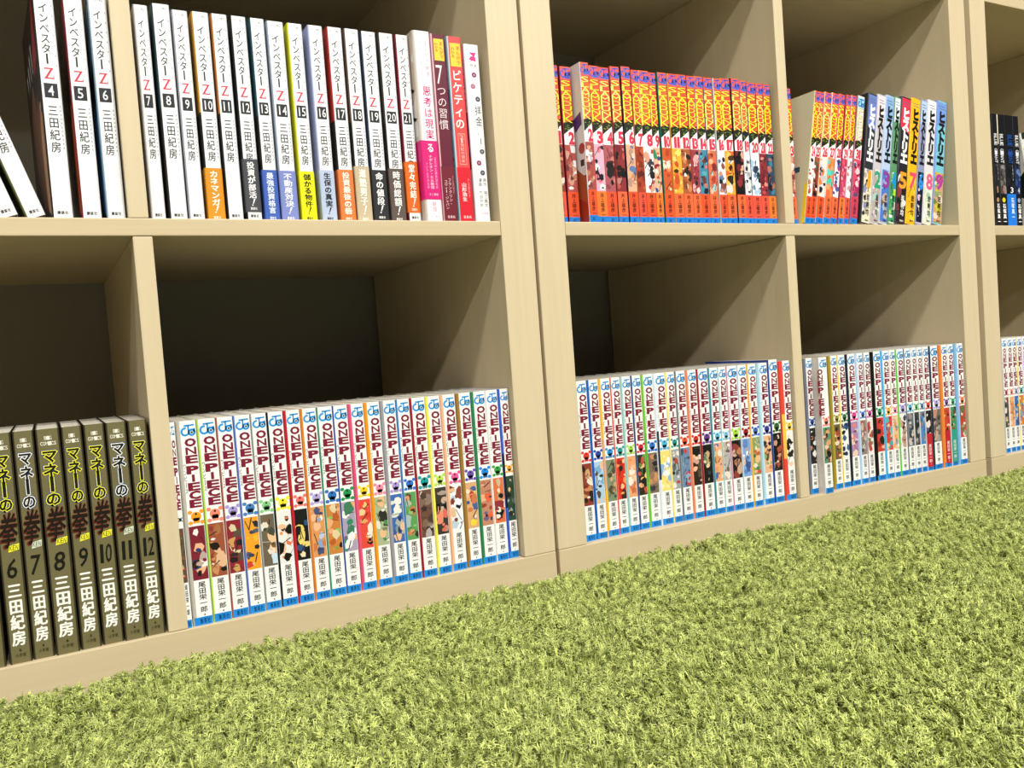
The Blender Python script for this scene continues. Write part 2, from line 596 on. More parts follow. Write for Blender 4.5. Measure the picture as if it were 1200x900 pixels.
O1_PAL = [['5c4a3a', '8a5a3a', 'c23a34', '3a2a22', 'd8a07a', '6a7a4a'],
          ['7c2030', 'e8b08a', '1a1614', '7c2030', '2c3c6a', 'f0ece4', 'b8a498', '7c2030'],
          ['9a5238', 'c8885a', '1c1614', 'e0b48c', 'f0ece4', '8a3a2a', 'a86a42'],
          ['8a2432', '201c1c', 'c89a5a', '2c2824', '5a4a40', '8a2432', 'd8c8a0'],
          ['f0a02a', '3a4050', 'e6b08a', 'c8402a', '505868', 'f0b428', '242830'],
          ['6a5f4c', 'f0c090', 'c8ddec', '3c4030', 'e8d8c8', '7c5a3a', '44483a', 'e0e0dc'],
          ['e8e6e2', '0e0e0e', 'e8945a', '0e0e0e', 'f0bc94', 'dcdad6', 'e07850'],
          ['141418', 'e8d070', '141418', '0f0f12', '2c5078', 'f0d8b4', '141418'],
          ['d89458', 'f0b890', '4a5078', '8aa0c4', 'c87848', '3a4468', 'b8c8dc', 'e8e4e0'],
          ['c8803c', 'e8a878', '7aa04a', '1c1c18', 'b85a2a', '8cb860', 'e0c8a0'],
          ['a89cb4', 'e8e8ec', '2a8a60', 'e8a858', '6a5f7a', 'f2f2f0', '3c7a5a'],
          ['e04a3c', 'e0a060', '201a18', 'f0c890', 'd8402c', 'e8c070', 'f2e4d0', 'c87038'],
          ['a8b48c', '2c2c28', '4c8c50', 'f0e8dc', 'e8b88c', '788060', 'dce0d4', '3a4430'],
          ['3a68b0', 'd8dcd0', 'e8b890', '78909c', '24407c', 'e8e8e0', 'a8b0a0', '385a98'],
          ['5a9c58', 'c07848', '3a2c24', 'e8b890', '8cb870', 'd89870', 'a8b8b0', '5a4438'],
          ['6a4a3c', '8a7468', '3c2c28', 'c8c0b8', '7c6254', 'b0a8a4', '4c3830'],
          ['3a3430', '101010', 'e07864', 'c8a890', 'e88a70', 'a8988c', 'd86a58', 'e8a060'],
          ['e8ecf0', '1a1a1e', 'f4f4f6', 'b8ccd8', '7c3a30', '8a4436', 'e0b890', '74342a'],
          ['d8a878', '3c5488', 'e8d040', 'b83c38', 'f0dcc0', '4a6094', 'c8784a', 'e8b890'],
          ['c08468', 'e0603a', '4a4448', 'b07058', '6c5c88', 'e8ac88', 'a84830', '302c30'],
          ['d87040', '141212', '8c3038', 'f0d8b8', 'e8e4dc', 'c8b490', '8c3038', 'a89878'],
          ['2a4a38', '1c1c1c', 'e8b48c', '243f30', '98a0a8', 'c8a888', '5c6468', '1c3026']]
ORD = ['first', 'second', 'third', 'fourth', 'fifth', 'sixth', 'seventh', 'eighth', 'ninth', 'tenth', 'eleventh', 'twelfth', 'thirteenth',
       'fourteenth', 'fifteenth', 'sixteenth', 'seventeenth', 'eighteenth', 'nineteenth', 'twentieth', 'twenty-first', 'twenty-second', 'twenty-third']
CN = {'202020': 'black', 'f59a23': 'orange', 'f78a70': 'salmon', 'a797d8': 'lavender', '3f7fc0': 'blue', '86c98a': 'pale green', 'f2e42a': 'yellow',
      'f0756c': 'coral', 'b2a2dc': 'lilac', '2f6fc0': 'blue', '1f9252': 'green', 'f5cf1c': 'yellow', 'f58aa8': 'pink', 'a894d6': 'lavender',
      '2a6fd0': 'blue', '159a9c': 'teal', 'b6dc52': 'lime', 'ea5a9c': 'pink', '6a4fb4': 'purple', '1b86e0': 'bright blue', '35a046': 'green', 'f5ac20': 'orange',
      'e23a3a': 'red', '2c4cb0': 'indigo', '2a90d8': 'blue', '2c9aa0': 'teal', 'a4d84a': 'lime', 'd8243c': 'red', '2f74d0': 'blue', '5ab4e0': 'light blue',
      '2a9a94': 'teal', 'ee5236': 'red-orange', 'd8302c': 'red', '6a3a90': 'purple', '62bce4': 'light blue', '7cc8e8': 'light blue', 'a8d838': 'lime',
      'a02030': 'dark red', '3a70c8': 'blue', '3c3c98': 'indigo', '3c6a34': 'dark green', 'f4d02a': 'yellow',
      '2458b8': 'blue', 'f09080': 'salmon', 'a8983a': 'olive', '3c7850': 'dark green', 'e04a9c': 'magenta', '3a6ac8': 'blue', 'c83a8c': 'magenta',
      '2c9a6c': 'green', 'f0b83c': 'yellow', 'ee8a9c': 'pink', '9c98d0': 'lavender', '5ab0d8': 'light blue', '4cb06a': 'green', '3a90c0': 'blue',
      'e0483c': 'red', 'a8a0dc': 'lavender', '7c4ca8': 'purple', '2cb084': 'green', 'f0845c': 'orange', 'c83a50': 'red'}
G1 = 'white volumes in the bottom right compartment of the left bookcase'
for i, (a, b_, y) in enumerate(ROW_O1):
    prev = ROW_O1[i - 1][1] if i else 84.0
    sw = min((a - prev), 3.4) - .2
    st = (sw / 1000, O1_STRIPE[i])
    if i == 21:
        st = (sw / 1000, O1_STRIPE[i], '14141c')
    if i == 0:
        st = (.0006, O1_STRIPE[i])
    white_volume(a / 1000, b_ / 1000, y / 1000, .1745, st, i, O1_EMB[i], O1_PAL[i],
                 'white crimson-titled paperback, %s emblem, %s from left, bottom shelf, left bookcase' % (CN[O1_EMB[i]], ORD[i]) if i else
                 'narrow white paperback with black emblem, against the divider, bottom shelf of left bookcase',
                 G1, 100 + i, narrow=(i == 0))

ROW_O2 = [(497.6, 510.9, 10.0), (514.0, 526.5, 10.6), (530.0, 543.0, 11.3), (544.7, 556.8, 11.9), (560.0, 572.1, 12.5), (574.3, 586.5, 12.9),
          (589.4, 603.2, 12.7), (606.8, 621.0, 12.5), (622.9, 634.8, 12.3), (636.8, 650.5, 12.1), (653.7, 666.8, 11.7), (669.0, 684.1, 11.2),
          (686.3, 699.2, 10.7), (700.1, 712.1, 10.2), (713.2, 728.8, 9.6), (730.0, 743.7, 9.0), (745.5, 758.8, 8.4), (763.9, 777.3, 7.8),
          (779.3, 794.0, 7.1), (801.7, 814.5, 6.5)]
O2_STRIPE = ['b8c4c0', '1a5cb8', 'f5b83c', 'e04a34', '98c8c4', '2a4880', '78c83c', 'dfe8f2', 'f4e27a', '70747c', 'ee8a68', '9c1c28', '3a8c9c',
             'b4dce4', 'e49ac0', 'c8d8ec', 'f4b43a', 'b4dcf0', '28409a', 'e0463a']
O2_EMB = ['e23a3a', '2c4cb0', '2a90d8', '2c9aa0', 'a4d84a', 'd8243c', '2f74d0', '5ab4e0', '2a9a94', 'ee5236', 'd8302c', '6a3a90', '62bce4', '7cc8e8',
          'a8d838', 'a02030', '3a70c8', '3c3c98', '3c6a34', 'f4d02a']
O2_PAL = [['8a3a2c', 'c88a5a', '2a1c18', 'f0dccc', '7c2c24', 'c8a070'], ['a8c8e0', '3a342c', 'e8b890', '78a8d0', 'c8dce8', '5a4438'],
          ['7a8a6c', 'c8a078', '4c4438', '8c9c80', 'b08860', '504838'], ['d83024', 'e89858', '9c2c20', 'f0c090', 'b83828', '3a2420'],
          ['e8a070', 'f0c8a0', 'e07850', 'f4e4d8', 'c86844', 'e8b890'], ['2c2820', 'f0c070', 'c84c38', '1c1a18', 'e8b080', '5a8c4c'],
          ['7c6858', 'c88c60', '3c3a44', '94705c', 'a87c58', '2c2830'], ['f0d878', 'e8ece8', 'f4e6a8', '8cb0d4', 'e8c890', 'f0f0ea'],
          ['98a0a8', '1c1c20', 'f0e0d0', '5c6470', 'e8dcd0', 'b04a3c'], ['6c88a8', '4c6888', 'c83c34', '8ca4bc', '5a7494', '384c68'],
          ['2c2420', 'e8b890', '141212', 'c8a08c', '5c4838', 'e8d4c0'], ['18181c', 'e8c89c', '101014', '5c8060', '383840', 'c8a478'],
          ['e8a878', '5a60a0', 'f0c8a0', '8c6848', 'd89868', 'e8dcc8'], ['b8b0a8', '8c5c44', 'e8dcd0', 'a4acb4', 'c8bcb0', '6c5c54'],
          ['1c1818', 'b87c58', '101010', '8c3c34', 'c8a48c', '2c2c34'], ['7ca4d8', 'e8c4a4', '5884c0', 'f0e8e0', '3c5c9c', 'c89c7c'],
          ['8c9c5c', 'e8b88c', '3c5c44', 'c8543c', '58784c', 'e8dccc'], ['e8b088', '8ca868', 'c88c5c', '202020', 'e8c8a4', '58483c'],
          ['141212', 'c89478', '2c2420', 'a84c3c', 'e8d0bc', '080808'], ['f0ece4', '141414', 'e8c8ac', '0c0c0c', 'f4f0ea', '202020']]
G2 = 'white volumes in the bottom left compartment of the middle bookcase'
for i, (a, b_, y) in enumerate(ROW_O2):
    prev = ROW_O2[i - 1][1] if i else 494.5
    sw = min((a - prev), 4.0 if i != 19 else 6.5) - .2
    st = (sw / 1000, O2_STRIPE[i])
    if i in (2, 7, 18, 19):
        st = (sw / 1000, O2_STRIPE[i], {2: 'd8a48c', 7: '1c2440', 18: 'd86a7c', 19: 'f4c04a'}[i])
    if i == 6:
        st = (sw / 1000, O2_STRIPE[i], '62b434')
    white_volume(a / 1000, b_ / 1000, y / 1000, .1745 + (.0028 if i == 18 else 0), st, 22 + i, O2_EMB[i], O2_PAL[i],
                 'white crimson-titled paperback, %s emblem, %s from left, bottom left compartment, middle bookcase' % (CN[O2_EMB[i]], ORD[i]),
                 G2, 200 + i)

ROW_O3 = [(847.0, 858.3, 10.0), (860.0, 874.0, 0.0), (892.1, 904.3, 9.7), (906.1, 919.2, 9.5), (923.6, 938.0, 9.3), (942.4, 953.8, 9.2),
          (955.5, 967.5, 9.0), (973.9, 988.3, 8.6), (991.8, 1005.4, 8.2), (1006.2, 1017.8, 7.8), (1020.0, 1034.5, 7.3), (1036.0, 1049.3, 6.9),
          (1050.1, 1060.9, 6.5), (1061.7, 1072.6, 6.0), (1073.4, 1086.3, 5.5), (1089.2, 1105.7, 5.0), (1113.1, 1126.0, 4.5), (1126.8, 1140.0, 4.0),
          (1147.2, 1161.3, 3.5)]
O3_STRIPE = ['787c8c', 'e4dcd4', 'b09a34', 'e8d048', '1c2438', 'b8d0ec', 'a89ca8', '0c0c0c', '54b4e8', 'e8e8e6', '5cc840', '6c7078', 'f0f0ee',
             'e8e4e0', 'dcdcdc', '1a2c48', 'ee8a3c', 'ecebe6', '8cc0ec']
O3_EMB = ['2458b8', 'f09080', 'a8983a', '3c7850', 'e04a9c', '3a6ac8', 'c83a8c', '2c9a6c', 'f0b83c', 'ee8a9c', '9c98d0', '5ab0d8', '4cb06a', '3a90c0',
          'e0483c', 'a8a0dc', '7c4ca8', '2cb084', 'f0845c']
O3_PAL = [['1c1a1c', '3c3430', 'b87c54', '101010', 'e8e4e0'], ['5c8a6c', '1c1814', 'e8c4a0', '8c4434', 'd89c6c'], ['6c5c3c', 'c88c5c', 'b83c30', 'e8d0b0', '2c2c28'],
          ['e8e8e6', '1c2c5c', '101418', 'f0f0ee', '3c5c8c'], ['a884b0', 'e8c8b8', '7c4c5c', 'c8b4c8', 'e87c74'], ['8c7c74', 'c8b0a0', '3c3434', 'a84c40', 'd8ccc4'],
          ['e8dcd8', 'b84440', 'f0e8e4', '6c8c5c', 'a85c50'], ['c83c34', '1c1818', 'e8b48c', '8c2c28', '3c2c28'], ['d04034', '48a0a4', 'e8c8a0', '8c3c30', '5cb0b0'],
          ['e8b890', 'f0e4dc', 'e8943c', '8ca0b0', 'c86c48'], ['e8e4e4', '141418', 'c89c8c', '3c3c4c', 'b88c78'], ['5c6c78', '1c2024', 'c8bcb4', '34404c', '988c88'],
          ['3c3c44', '1c1c20', 'a8a4a8', '5c5458', '28282c'], ['4c84c0', '8c7c74', '2c5c94', 'c8bcb4', '5c4844'], ['1c1818', 'e8d8d0', '101010', '5c4c8c', 'f0e8e4'],
          ['6c6460', 'c8a088', '9c9490', '3c3834', 'b88870'], ['c8442c', '3c3434', 'e8c49c', '1c1818', 'b83830'], ['3c8c5c', '1c1818', 'e8bc98', '5c4438', 'c8583c'],
          ['c04434', '8c9c70', 'e8e0d4', 'b83c30', '58704c']]
G3 = 'white volumes in the bottom right compartment of the middle bookcase'
for i, (a, b_, y) in enumerate(ROW_O3):
    prev = ROW_O3[i - 1][1] if i else 843.0
    sw = min((a - prev), 4.6 if i != 2 else 3.5) - .2
    if i == 1:
        sw = 0.9
    st = (max(sw, .5) / 1000, O3_STRIPE[i])
    band = {14: 'c01c30', 16: 'b81c34', 17: '2a9a86'}.get(i)
    extra = {14: ', red band', 16: ', red band', 17: ', green band'}.get(i, '')
    lab = 'white paperback, %s emblem%s, %s from left, bottom right compartment, middle bookcase' % (CN[O3_EMB[i]], extra, ORD[i])
    if i == 1:
        lab = 'white paperback pulled forward over the shelf edge, sketchy cover showing, bottom right of middle bookcase'
    white_volume(a / 1000, b_ / 1000, y / 1000, .1745, st, 42 + i, O3_EMB[i], O3_PAL[i], lab, G3, 300 + i, band=band,
                 side=['e8e2da', 'f0ece4', '4c4844', 'c8a07c', 'dcd4cc', 'a87850', 'ece6de'] if i == 1 else None)

ROW_O4 = [(1271.1, 1281.9), (1284.4, 1296.0), (1296.7, 1307.9), (1309.7, 1321.8), (1324.0, 1334.2), (1336.4, 1347.2), (1349.1, 1360.3)]
O4_EMB = ['c83a50', 'f09080', '9c98d0', '2c9aa0', '35a046', 'f5cf1c', 'd8302c']
O4_STRIPE = ['b8bcc0', 'e8e4e0', 'ecebe6', 'f0d060', 'd8c8e0', 'e8e8e8', '88b0d0']
G4 = 'white volumes on the bottom shelf of the right bookcase'
for i, (a, b_) in enumerate(ROW_O4):
    prev = ROW_O4[i - 1][1] if i else 1250.0
    pal = [['4c4c48', 'c8a080', '1c1c1c', 'b84438', 'e8d8c4'], ['e8a87c', 'c89058', 'e8c8a8', 'd86c44', '5c4c40'], ['3c68b0', 'e8944c', '2c4c88', 'e8c070', '88a8d0'],
           ['c87838', '4070b0', 'e8b868', '8c9cb0', 'e8dcc8']][i % 4]
    white_volume(a / 1000, b_ / 1000, .012, .1745, (max(min(a - prev, 2.4) - .2, .5) / 1000, O4_STRIPE[i]), 61 + i, O4_EMB[i], pal,
                 'white paperback with crimson title, %s from left on the bottom shelf of the right bookcase' % ORD[i], G4, 400 + i)

# ------------------------------------------------------------------ olive volumes, outlined title
ROW_G = [(-58.3, -44.2), (-41.2, -26.6), (-25.2, -11.2), (-9.5, 6.6), (8.3, 22.3), (24.1, 38.7), (40.1, 54.8), (56.4, 70.4)]
G5 = 'olive volumes on the bottom shelf of the left bookcase'
for i, (a, b_) in enumerate(ROW_G):
    vol = 5 + i
    h = .1792
    base = '6d6543' if vol % 3 else '6a6556'
    t, w, rl, rr = book(a / 1000 - .0008, b_ / 1000, .004 + .0008 * (i % 3), h, ZB,
                        'olive paperback with %s outlined title numbered %d, %s' % ('white' if vol in (7, 11) else 'yellow', vol,
                                 'cut by the left photo edge' if i == 0 else ('beside the divider' if i == 7 else ORD[7 - i] + ' from the divider leftwards')),
                        G5, depth=.128, c_left='3a3424', c_spine='6f6846', c_right='3a3424', rl=.0013, rr=.0013)
    a, b_ = -w / 2 + rl, w / 2 - rr
    sw = b_ - a
    k = Ink()
    k.line('BIG', -sw * .19, sw * .19, h * .952, h * .968, 'ece8d8', 2, .02)
    k.line('COMICS', -sw * .40, sw * .40, h * .928, h * .944, 'ece8d8', 2, .02)
    k.build('imprint_lettering', t)
    oc = 'f4f4f0' if vol in (7, 11) else 'f0ea3c'
    k = Ink()
    for lay, fat, col in ((2, .125, '2c4a8a'), (3, .085, oc), (4, .03, '15140f')):
        k.column('マネーの', 0, sw * .80, h * .912, h * .660, col, lay, fat, .02, gap=0.0)
    k.build('title_lettering', t)
    k = Ink()
    k.char('拳', -sw * .52, sw * .50, h * .497, h * .662, '6a2018', 2.0, .05, em=True, slant=.3)
    k.char('拳', -sw * .48, sw * .50, h * .500, h * .660, '17120e', 3.2, .022, em=True, slant=.2)
    k.build('brush_character', t)
    k = Ink()
    k.poly([(-sw * .12, h * .485), (sw * .46, h * .492), (sw * .5, h * .520), (-sw * .04, h * .513)], oc if vol not in (7, 11) else 'd8e0c8', 4.6)
    for q, ch in enumerate('KEN'):
        k.char(ch, -sw * .03 + q * sw * .16, sw * .10 + q * sw * .16, h * .492, h * .513, '3a3a20', 5.4, .0, slant=.3)
    k.build('reading_label', t)
    k = Ink()
    s = str(vol)
    n = len(s)
    for q, ch in enumerate(s):
        k.char(ch, -sw * .36 * (.75 if n == 1 else 1.1) + q * sw * .4, -sw * .36 * (.75 if n == 1 else 1.1) + q * sw * .4 + (sw * .54 if n == 1 else sw * .36),
               h * .372, h * .455, '17150f', 2, .012, slant=.22)
    k.build('volume_number', t)
    k = Ink()
    k.column('三田紀房', 0, sw * .78, h * .352, h * .075, 'f6f4ec', 2, .05, gap=.02)
    k.build('author_lettering', t)
    k = Ink()
    k.poly([(-sw * .07, h * .052), (sw * .07, h * .052), (0, h * .066)], '2a2415', 2)
    k.line('小学館', -sw * .3, sw * .3, h * .026, h * .044, '3a321c', 2, .02)
    k.build('publisher_mark', t)

# ------------------------------------------------------------------ numbered white volumes with thin title
def numbered_white(x0, x1, yf, h, vol, cl, label, group, band=None, lean=0.0, turn=0.0, sidepal=None, z=Z2, rl=.0012):
    t, w, rl, rr = book(x0, x1, yf, h, z, label, group, depth=.128, c_left=cl, c_spine='f3f4f6', c_right='dfe1e6',
                        rl=rl, rr=.0017, lean=lean, turn=turn,
                        bands=[(0, h * .52, '26211f', 'f3f4f6'), (h * .52, h, cl, 'f3f4f6')] if vol in (8, 10, 11, 13, 17, 18, 20) else None)
    a, b_ = -w / 2 + rl * .7, w / 2 - rr * .7
    sw = b_ - a
    c0 = -sw * .02
    k = Ink()
    k.line('モーニングKC', -sw * .36, sw * .36, h * .974, h * .984, '3c3c40', 2, .01)
    k.build('imprint_lettering', t)
    k = Ink()
    k.column('インベスター', c0 - sw * .02, sw * .56, h * .935, h * .672, '1c1c20', 2, .008, gap=-.04)
    k.build('title_lettering', t)
    k = Ink()
    # the red seriffed Z
    u0, u1, v0, v1 = c0 - sw * .26, c0 + sw * .28, h * .607, h * .655
    uw, vh = u1 - u0, v1 - v0
    rc = 'd2304a'
    k.rect(u0 + uw * .06, u1 - uw * .04, v1 - vh * .12, v1, rc)
    k.rect(u0, u1 - uw * .02, v0, v0 + vh * .12, rc)
    k.poly([(u0 + uw * .02, v0 + vh * .05), (u0 + uw * .26, v0 + vh * .05), (u1 - uw * .06, v1 - vh * .05), (u1 - uw * .30, v1 - vh * .05)], rc, 1.5)
    k.poly([(u0 + uw * .06, v1), (u0 + uw * .02, v1 - vh * .32), (u0 + uw * .12, v1 - vh * .1)], rc, 1.5)
    k.poly([(u1, v0 + vh * .34), (u1 - uw * .03, v0), (u1 - uw * .14, v0 + vh * .1)], rc, 1.5)
    k.build('title_letter', t)
    k = Ink()
    k.rect(c0 - sw * .34, c0 + sw * .40, h * .525, h * .588, '24252b', 2)
    s = str(vol)
    for q, ch in enumerate(s):
        if len(s) == 1:
            k.char(ch, c0 - sw * .13, c0 + sw * .18, h * .535, h * .578, 'f4f4f4', 3, .006)
        else:
            cc = c0 + sw * (-.14 + .34 * q)
            hw = sw * (.14 if ch != '1' else .08)
            k.char(ch, cc - hw, cc + hw, h * .535, h * .578, 'f4f4f4', 3, .006)
    k.build('volume_number', t)
    k = Ink()
    txt = '三田紀房'
    v1, v0 = h * .497, h * .285
    k.column(txt, c0 + sw * .02, sw * .58, v1, v0, '222226', 2, .013)
    for q in range(7):
        k.rect(b_ - sw * .09, b_ - sw * .03, h * (.92 - q * .043), h * (.928 - q * .043), 'b4b6bc', 2)
    for q in range(11):
        k.rect(b_ - sw * .10, b_ - sw * .04, h * (.485 - q * .018), h * (.493 - q * .018), '9c9ea6', 2)
    k.build('author_lettering', t)
    k = Ink()
    if not band:
        for q in range(12):
            k.rect(a + sw * .04, b_ - sw * .04, h * (.075 + q * .014), h * (.0765 + q * .014), 'dcdde2', 1)
    k.line('講談社', -sw * .30, sw * .34, h * .018, h * .034, '1e1e20', 2, .04)
    k.build('publisher_mark', t)
    if sidepal:
        d0, d1, d2, d3, d4 = sidepal
        k = Ink()
        k.rect(.002, .126, h * .005, h * .995, d0, 1)
        k.poly([(.012, h * .10), (.050, h * .04), (.092, h * .30), (.098, h * .55), (.070, h * .68), (.030, h * .60), (.018, h * .40)], d1, 1.6)
        k.poly([(.002, h * .02), (.022, h * .05), (.028, h * .34), (.016, h * .50), (.002, h * .46)], d2, 2)
        k.poly([(.004, h * .64), (.030, h * .60), (.040, h * .50), (.060, h * .66), (.030, h * .78)], d0, 2.4)
        k.poly([(.006, h * .72), (.034, h * .66), (.040, h * .74), (.014, h * .98), (.006, h * .96)], d3, 2.8)
        for q in range(4):
            k.poly([(.046 + q * .018, h * (.70 - q * .01)), (.050 + q * .018, h * .71), (.058 + q * .018, h * (.84 - q * .02)), (.052 + q * .018, h * (.85 - q * .02))], d4, 3)
        for q in range(3):
            k.disc(.012, h * (.40 + q * .05), .007, h * .022, d2, 3.2, 9)
        o = k.build('cover_picture', t, 'side')
        o.location.x = -w / 2
    if band:
        col, txt, tc, lo, hi = band
        bm_ = wrap_mesh('paper_band', w + .0007, -.00035, .1275, h * lo, h * hi, rl, rr, .0002, col, col, col)
        pb = add_obj('paper_band', bm_, t, M_INK)
        k = Ink()
        top = h * hi - h * .012
        bot = h * lo + h * (.038 if lo < .02 else .03)
        k.column(txt, 0, sw * .60, top, bot, tc, 2, .035, gap=0.02)
        k.line('講談社', -sw * .26, sw * .26, h * (lo + .010), h * (lo + .024), tc, 2, .03)
        k.build('band_lettering', pb, off=.00035)
    return t

A_ROWS = [(89.4, 101.0), (103.7, 118.3), (119.3, 132.5), (135.2, 149.6), (151.1, 165.0), (167.3, 181.0), (183.6, 196.9), (198.5, 213.8),
          (216.8, 230.8), (235.6, 249.6), (253.2, 267.8), (269.5, 284.1), (285.7, 300.9), (303.2, 318.4), (320.2, 334.0)]
A_H = [178.1, 180.9, 177.5, 178.1, 178.3, 178.4, 178.5, 177.8, 178.0, 178.4, 178.9, 179.2, 178.7, 179.1, 179.3]
A_CL = ['c8c8cc', '1f3c40', '9a9ca8', 'c08c2c', 'b87030', '14161a', '1c4a58', '98a4b8', 'd8d820', 'b0b8e0', 'b03028', '5a4438', '2c3850', '3a3430', '7a1c2c']
A_BAND = [None, None, None, ('d88f1e', 'カネマンガ!', 'fdf6e6', .0, .255), None, ('45464c', '投資が部活!', 'f6f6f6', .045, .305),
          ('3e5fb4', '最強投資格言', 'e4ecff', .0, .255), ('7c88c8', '不動産対決!', 'f4f6ff', .0, .255), ('f0ec14', '儲かる物件!', '1c1c10', .0, .255),
          ('b4c2dc', '生保の真実!', '10141c', .0, .265), ('e07a3c', '投資最後の砦', 'fff4e8', .0, .27), ('c4b494', '道塾男子!', 'fffdf4', .0, .29),
          ('2a2a2e', '命の値段!', 'f8f8f8', .008, .275), ('5c4f4a', '時価総額!', 'f4f0ee', .0, .285), ('e0681c', '堂々完結!', 'fff8f0', .052, .325)]
G6 = 'numbered white volumes on the middle shelf of the left bookcase'
BN = {3: 'mustard', 5: 'dark grey', 6: 'blue', 7: 'lavender', 8: 'bright yellow', 9: 'pale blue', 10: 'orange', 11: 'beige', 12: 'black', 13: 'brown', 14: 'deep orange'}
for i, (a, b_) in enumerate(A_ROWS):
    bn = BN.get(i)
    numbered_white(a / 1000, b_ / 1000, .012, A_H[i] / 1000, 7 + i, A_CL[i],
                   'white thin-titled paperback numbered %d, %s, %s after the upper divider' % (7 + i, '%s paper band' % bn if bn else 'no paper band', ORD[i]),
                   G6, A_BAND[i])
# left compartment: three upright, two leaning away
numbered_white(.0160, .0312, .006, .180, 4, '2a1a14', 'white paperback numbered 4 with its dark picture cover turned to view', G6, turn=3.6,
               sidepal=['191210', '6c4630', 'b98a62', '98242a', 'b8b4ac'])
numbered_white(.0370, .0518, .008, .180, 5, '701c20', 'white paperback numbered 5, dark red cover edge, left of the upper divider', G6,
               sidepal=['241014', '5c1c20', 'e8701c', 'a42428', 'e8b020'])
numbered_white(.0552, .0696, .008, .180, 6, '7c98ac', 'white paperback numbered 6, blue cover edge, beside the upper divider', G6,
               sidepal=['1c2430', 'a8c0cc', '3c88cc', '8cb8c8', 'e0e4e8'])
numbered_white(-.0014, .0134, .012, .180, 3, '6a6a40', 'white paperback leaning left, showing three author characters, beside volume numbered 4', G6, lean=-18)
numbered_white(-.0205, -.0057, .012, .180, 2, '8c2040', 'white paperback leaning left at the photo edge, lower part only in view', G6, lean=-18)

# ------------------------------------------------------------------ four odd volumes at the right of that shelf
G7 = 'assorted volumes beside the numbered white ones'
t, w, rl, rr = book(.3351, .3535, .004, .1824, Z2, 'thick white paperback with pink title and a magenta band', G7, depth=.148,
                    c_left='cfc4bc', c_spine='f6f2f4', c_right='e8d8dc', rl=.0022, rr=.0022)
h = .1824
a, b_ = -w / 2 + rl, w / 2 - rr
sw = b_ - a
o = artwork(t, .003, .06, h * .45, h * .99, ['e8e0dc', 'd8ccc4', '5a4438', 'f4f0ec', 'c8b4a4', '3a2c24'], 911, 'cover_picture', 14, 'side')
o.location.x = -w / 2
k = Ink()
k.column('まんがで納得', sw * .30, sw * .22, h * .955, h * .76, 'd87aa0', 2, .0)
k.column('ナポレオン・ヒル', -sw * .14, sw * .2, h * .955, h * .66, 'e0a0b8', 2, .0)
k.column('思考は現実', sw * .12, sw * .66, h * .715, h * .43, 'e0307c', 2, .01)
k.build('title_lettering', t)
pb = add_obj('paper_band', wrap_mesh('paper_band', w + .0007, -.00035, .147, h * .115, h * .425, rl, rr, .0002, 'd81c78', 'd81c78', 'd81c78'), t, M_INK)
k = Ink()
k.column('る', sw * .06, sw * .56, h * .415, h * .36, 'ffffff', 2, .02)
k.column('ナポレオン・ヒル財団', sw * .0, sw * .28, h * .35, h * .17, 'f8d8e8', 2, .01)
k.column('吉沢柳生編集部監修', sw * .34, sw * .18, h * .34, h * .17, 'f0b0d0', 2, .0)
k.column('アジア太平洋本部', -sw * .32, sw * .18, h * .31, h * .17, 'f0b0d0', 2, .0)
k.line('きこ書房', -sw * .3, sw * .4, h * .135, h * .148, 'f8d8e8', 2, .01)
k.build('band_lettering', pb, off=.00035)
k = Ink()
k.column('財団', sw * .05, sw * .3, h * .105, h * .05, 'e08aa8', 2, .01)
k.line('きこ書房', -sw * .3, sw * .4, h * .02, h * .032, 'e8a0b8', 2, .0)
k.build('publisher_mark', t)

def yellow_tab(k, sw, h, v1, v0):
    k.rect(-sw * .40, sw * .46, h * v0, h * v1, 'f8cc3c', 2)
    k.column('まんがで', sw * .24, sw * .34, h * (v1 - .012), h * (v0 + .008), 'e05a1c', 3, .02)
    k.column('わかる', -sw * .18, sw * .32, h * (v1 - .02), h * (v0 + .045), 'e05a1c', 3, .02)

h = .182
t, w, rl, rr = book(.3550, .3703, .006, h, Z2, 'dark maroon paperback with yellow tab at top and a large white seven', G7, depth=.148,
                    c_left='e8b8c0', c_spine='641830', c_right='641830', rl=.0014, rr=.0014)
sw = w - rl - rr
k = Ink()
yellow_tab(k, sw, h, .975, .86)
k.build('yellow_tab', t)
k = Ink()
k.char('7', -sw * .36, sw * .20, h * .735, h * .835, 'f0e4e8', 2, .0)
k.column('つの習慣', 0, sw * .84, h * .73, h * .49, 'e8d8dc', 2, .0)
k.build('title_lettering', t)
k = Ink()
k.rect(-w / 2 + rl * .5, w / 2 - rr * .5, 0, h * .295, '701c2c', 1)
k.build('lower_panel', t)
k = Ink()
k.column('フランクリン・', sw * .12, sw * .3, h * .235, h * .085, 'e8c8cc', 2, .01)
k.column('コヴィー・ジャパン', -sw * .22, sw * .3, h * .225, h * .065, 'e8c8cc', 2, .01)
k.column('小山鹿梨子', sw * .42, sw * .16, h * .25, h * .15, 'c89098', 2, 0)
k.line('宝島社', -sw * .3, sw * .4, h * .018, h * .034, 'f0d8dc', 2, .02)
k.build('author_lettering', t)

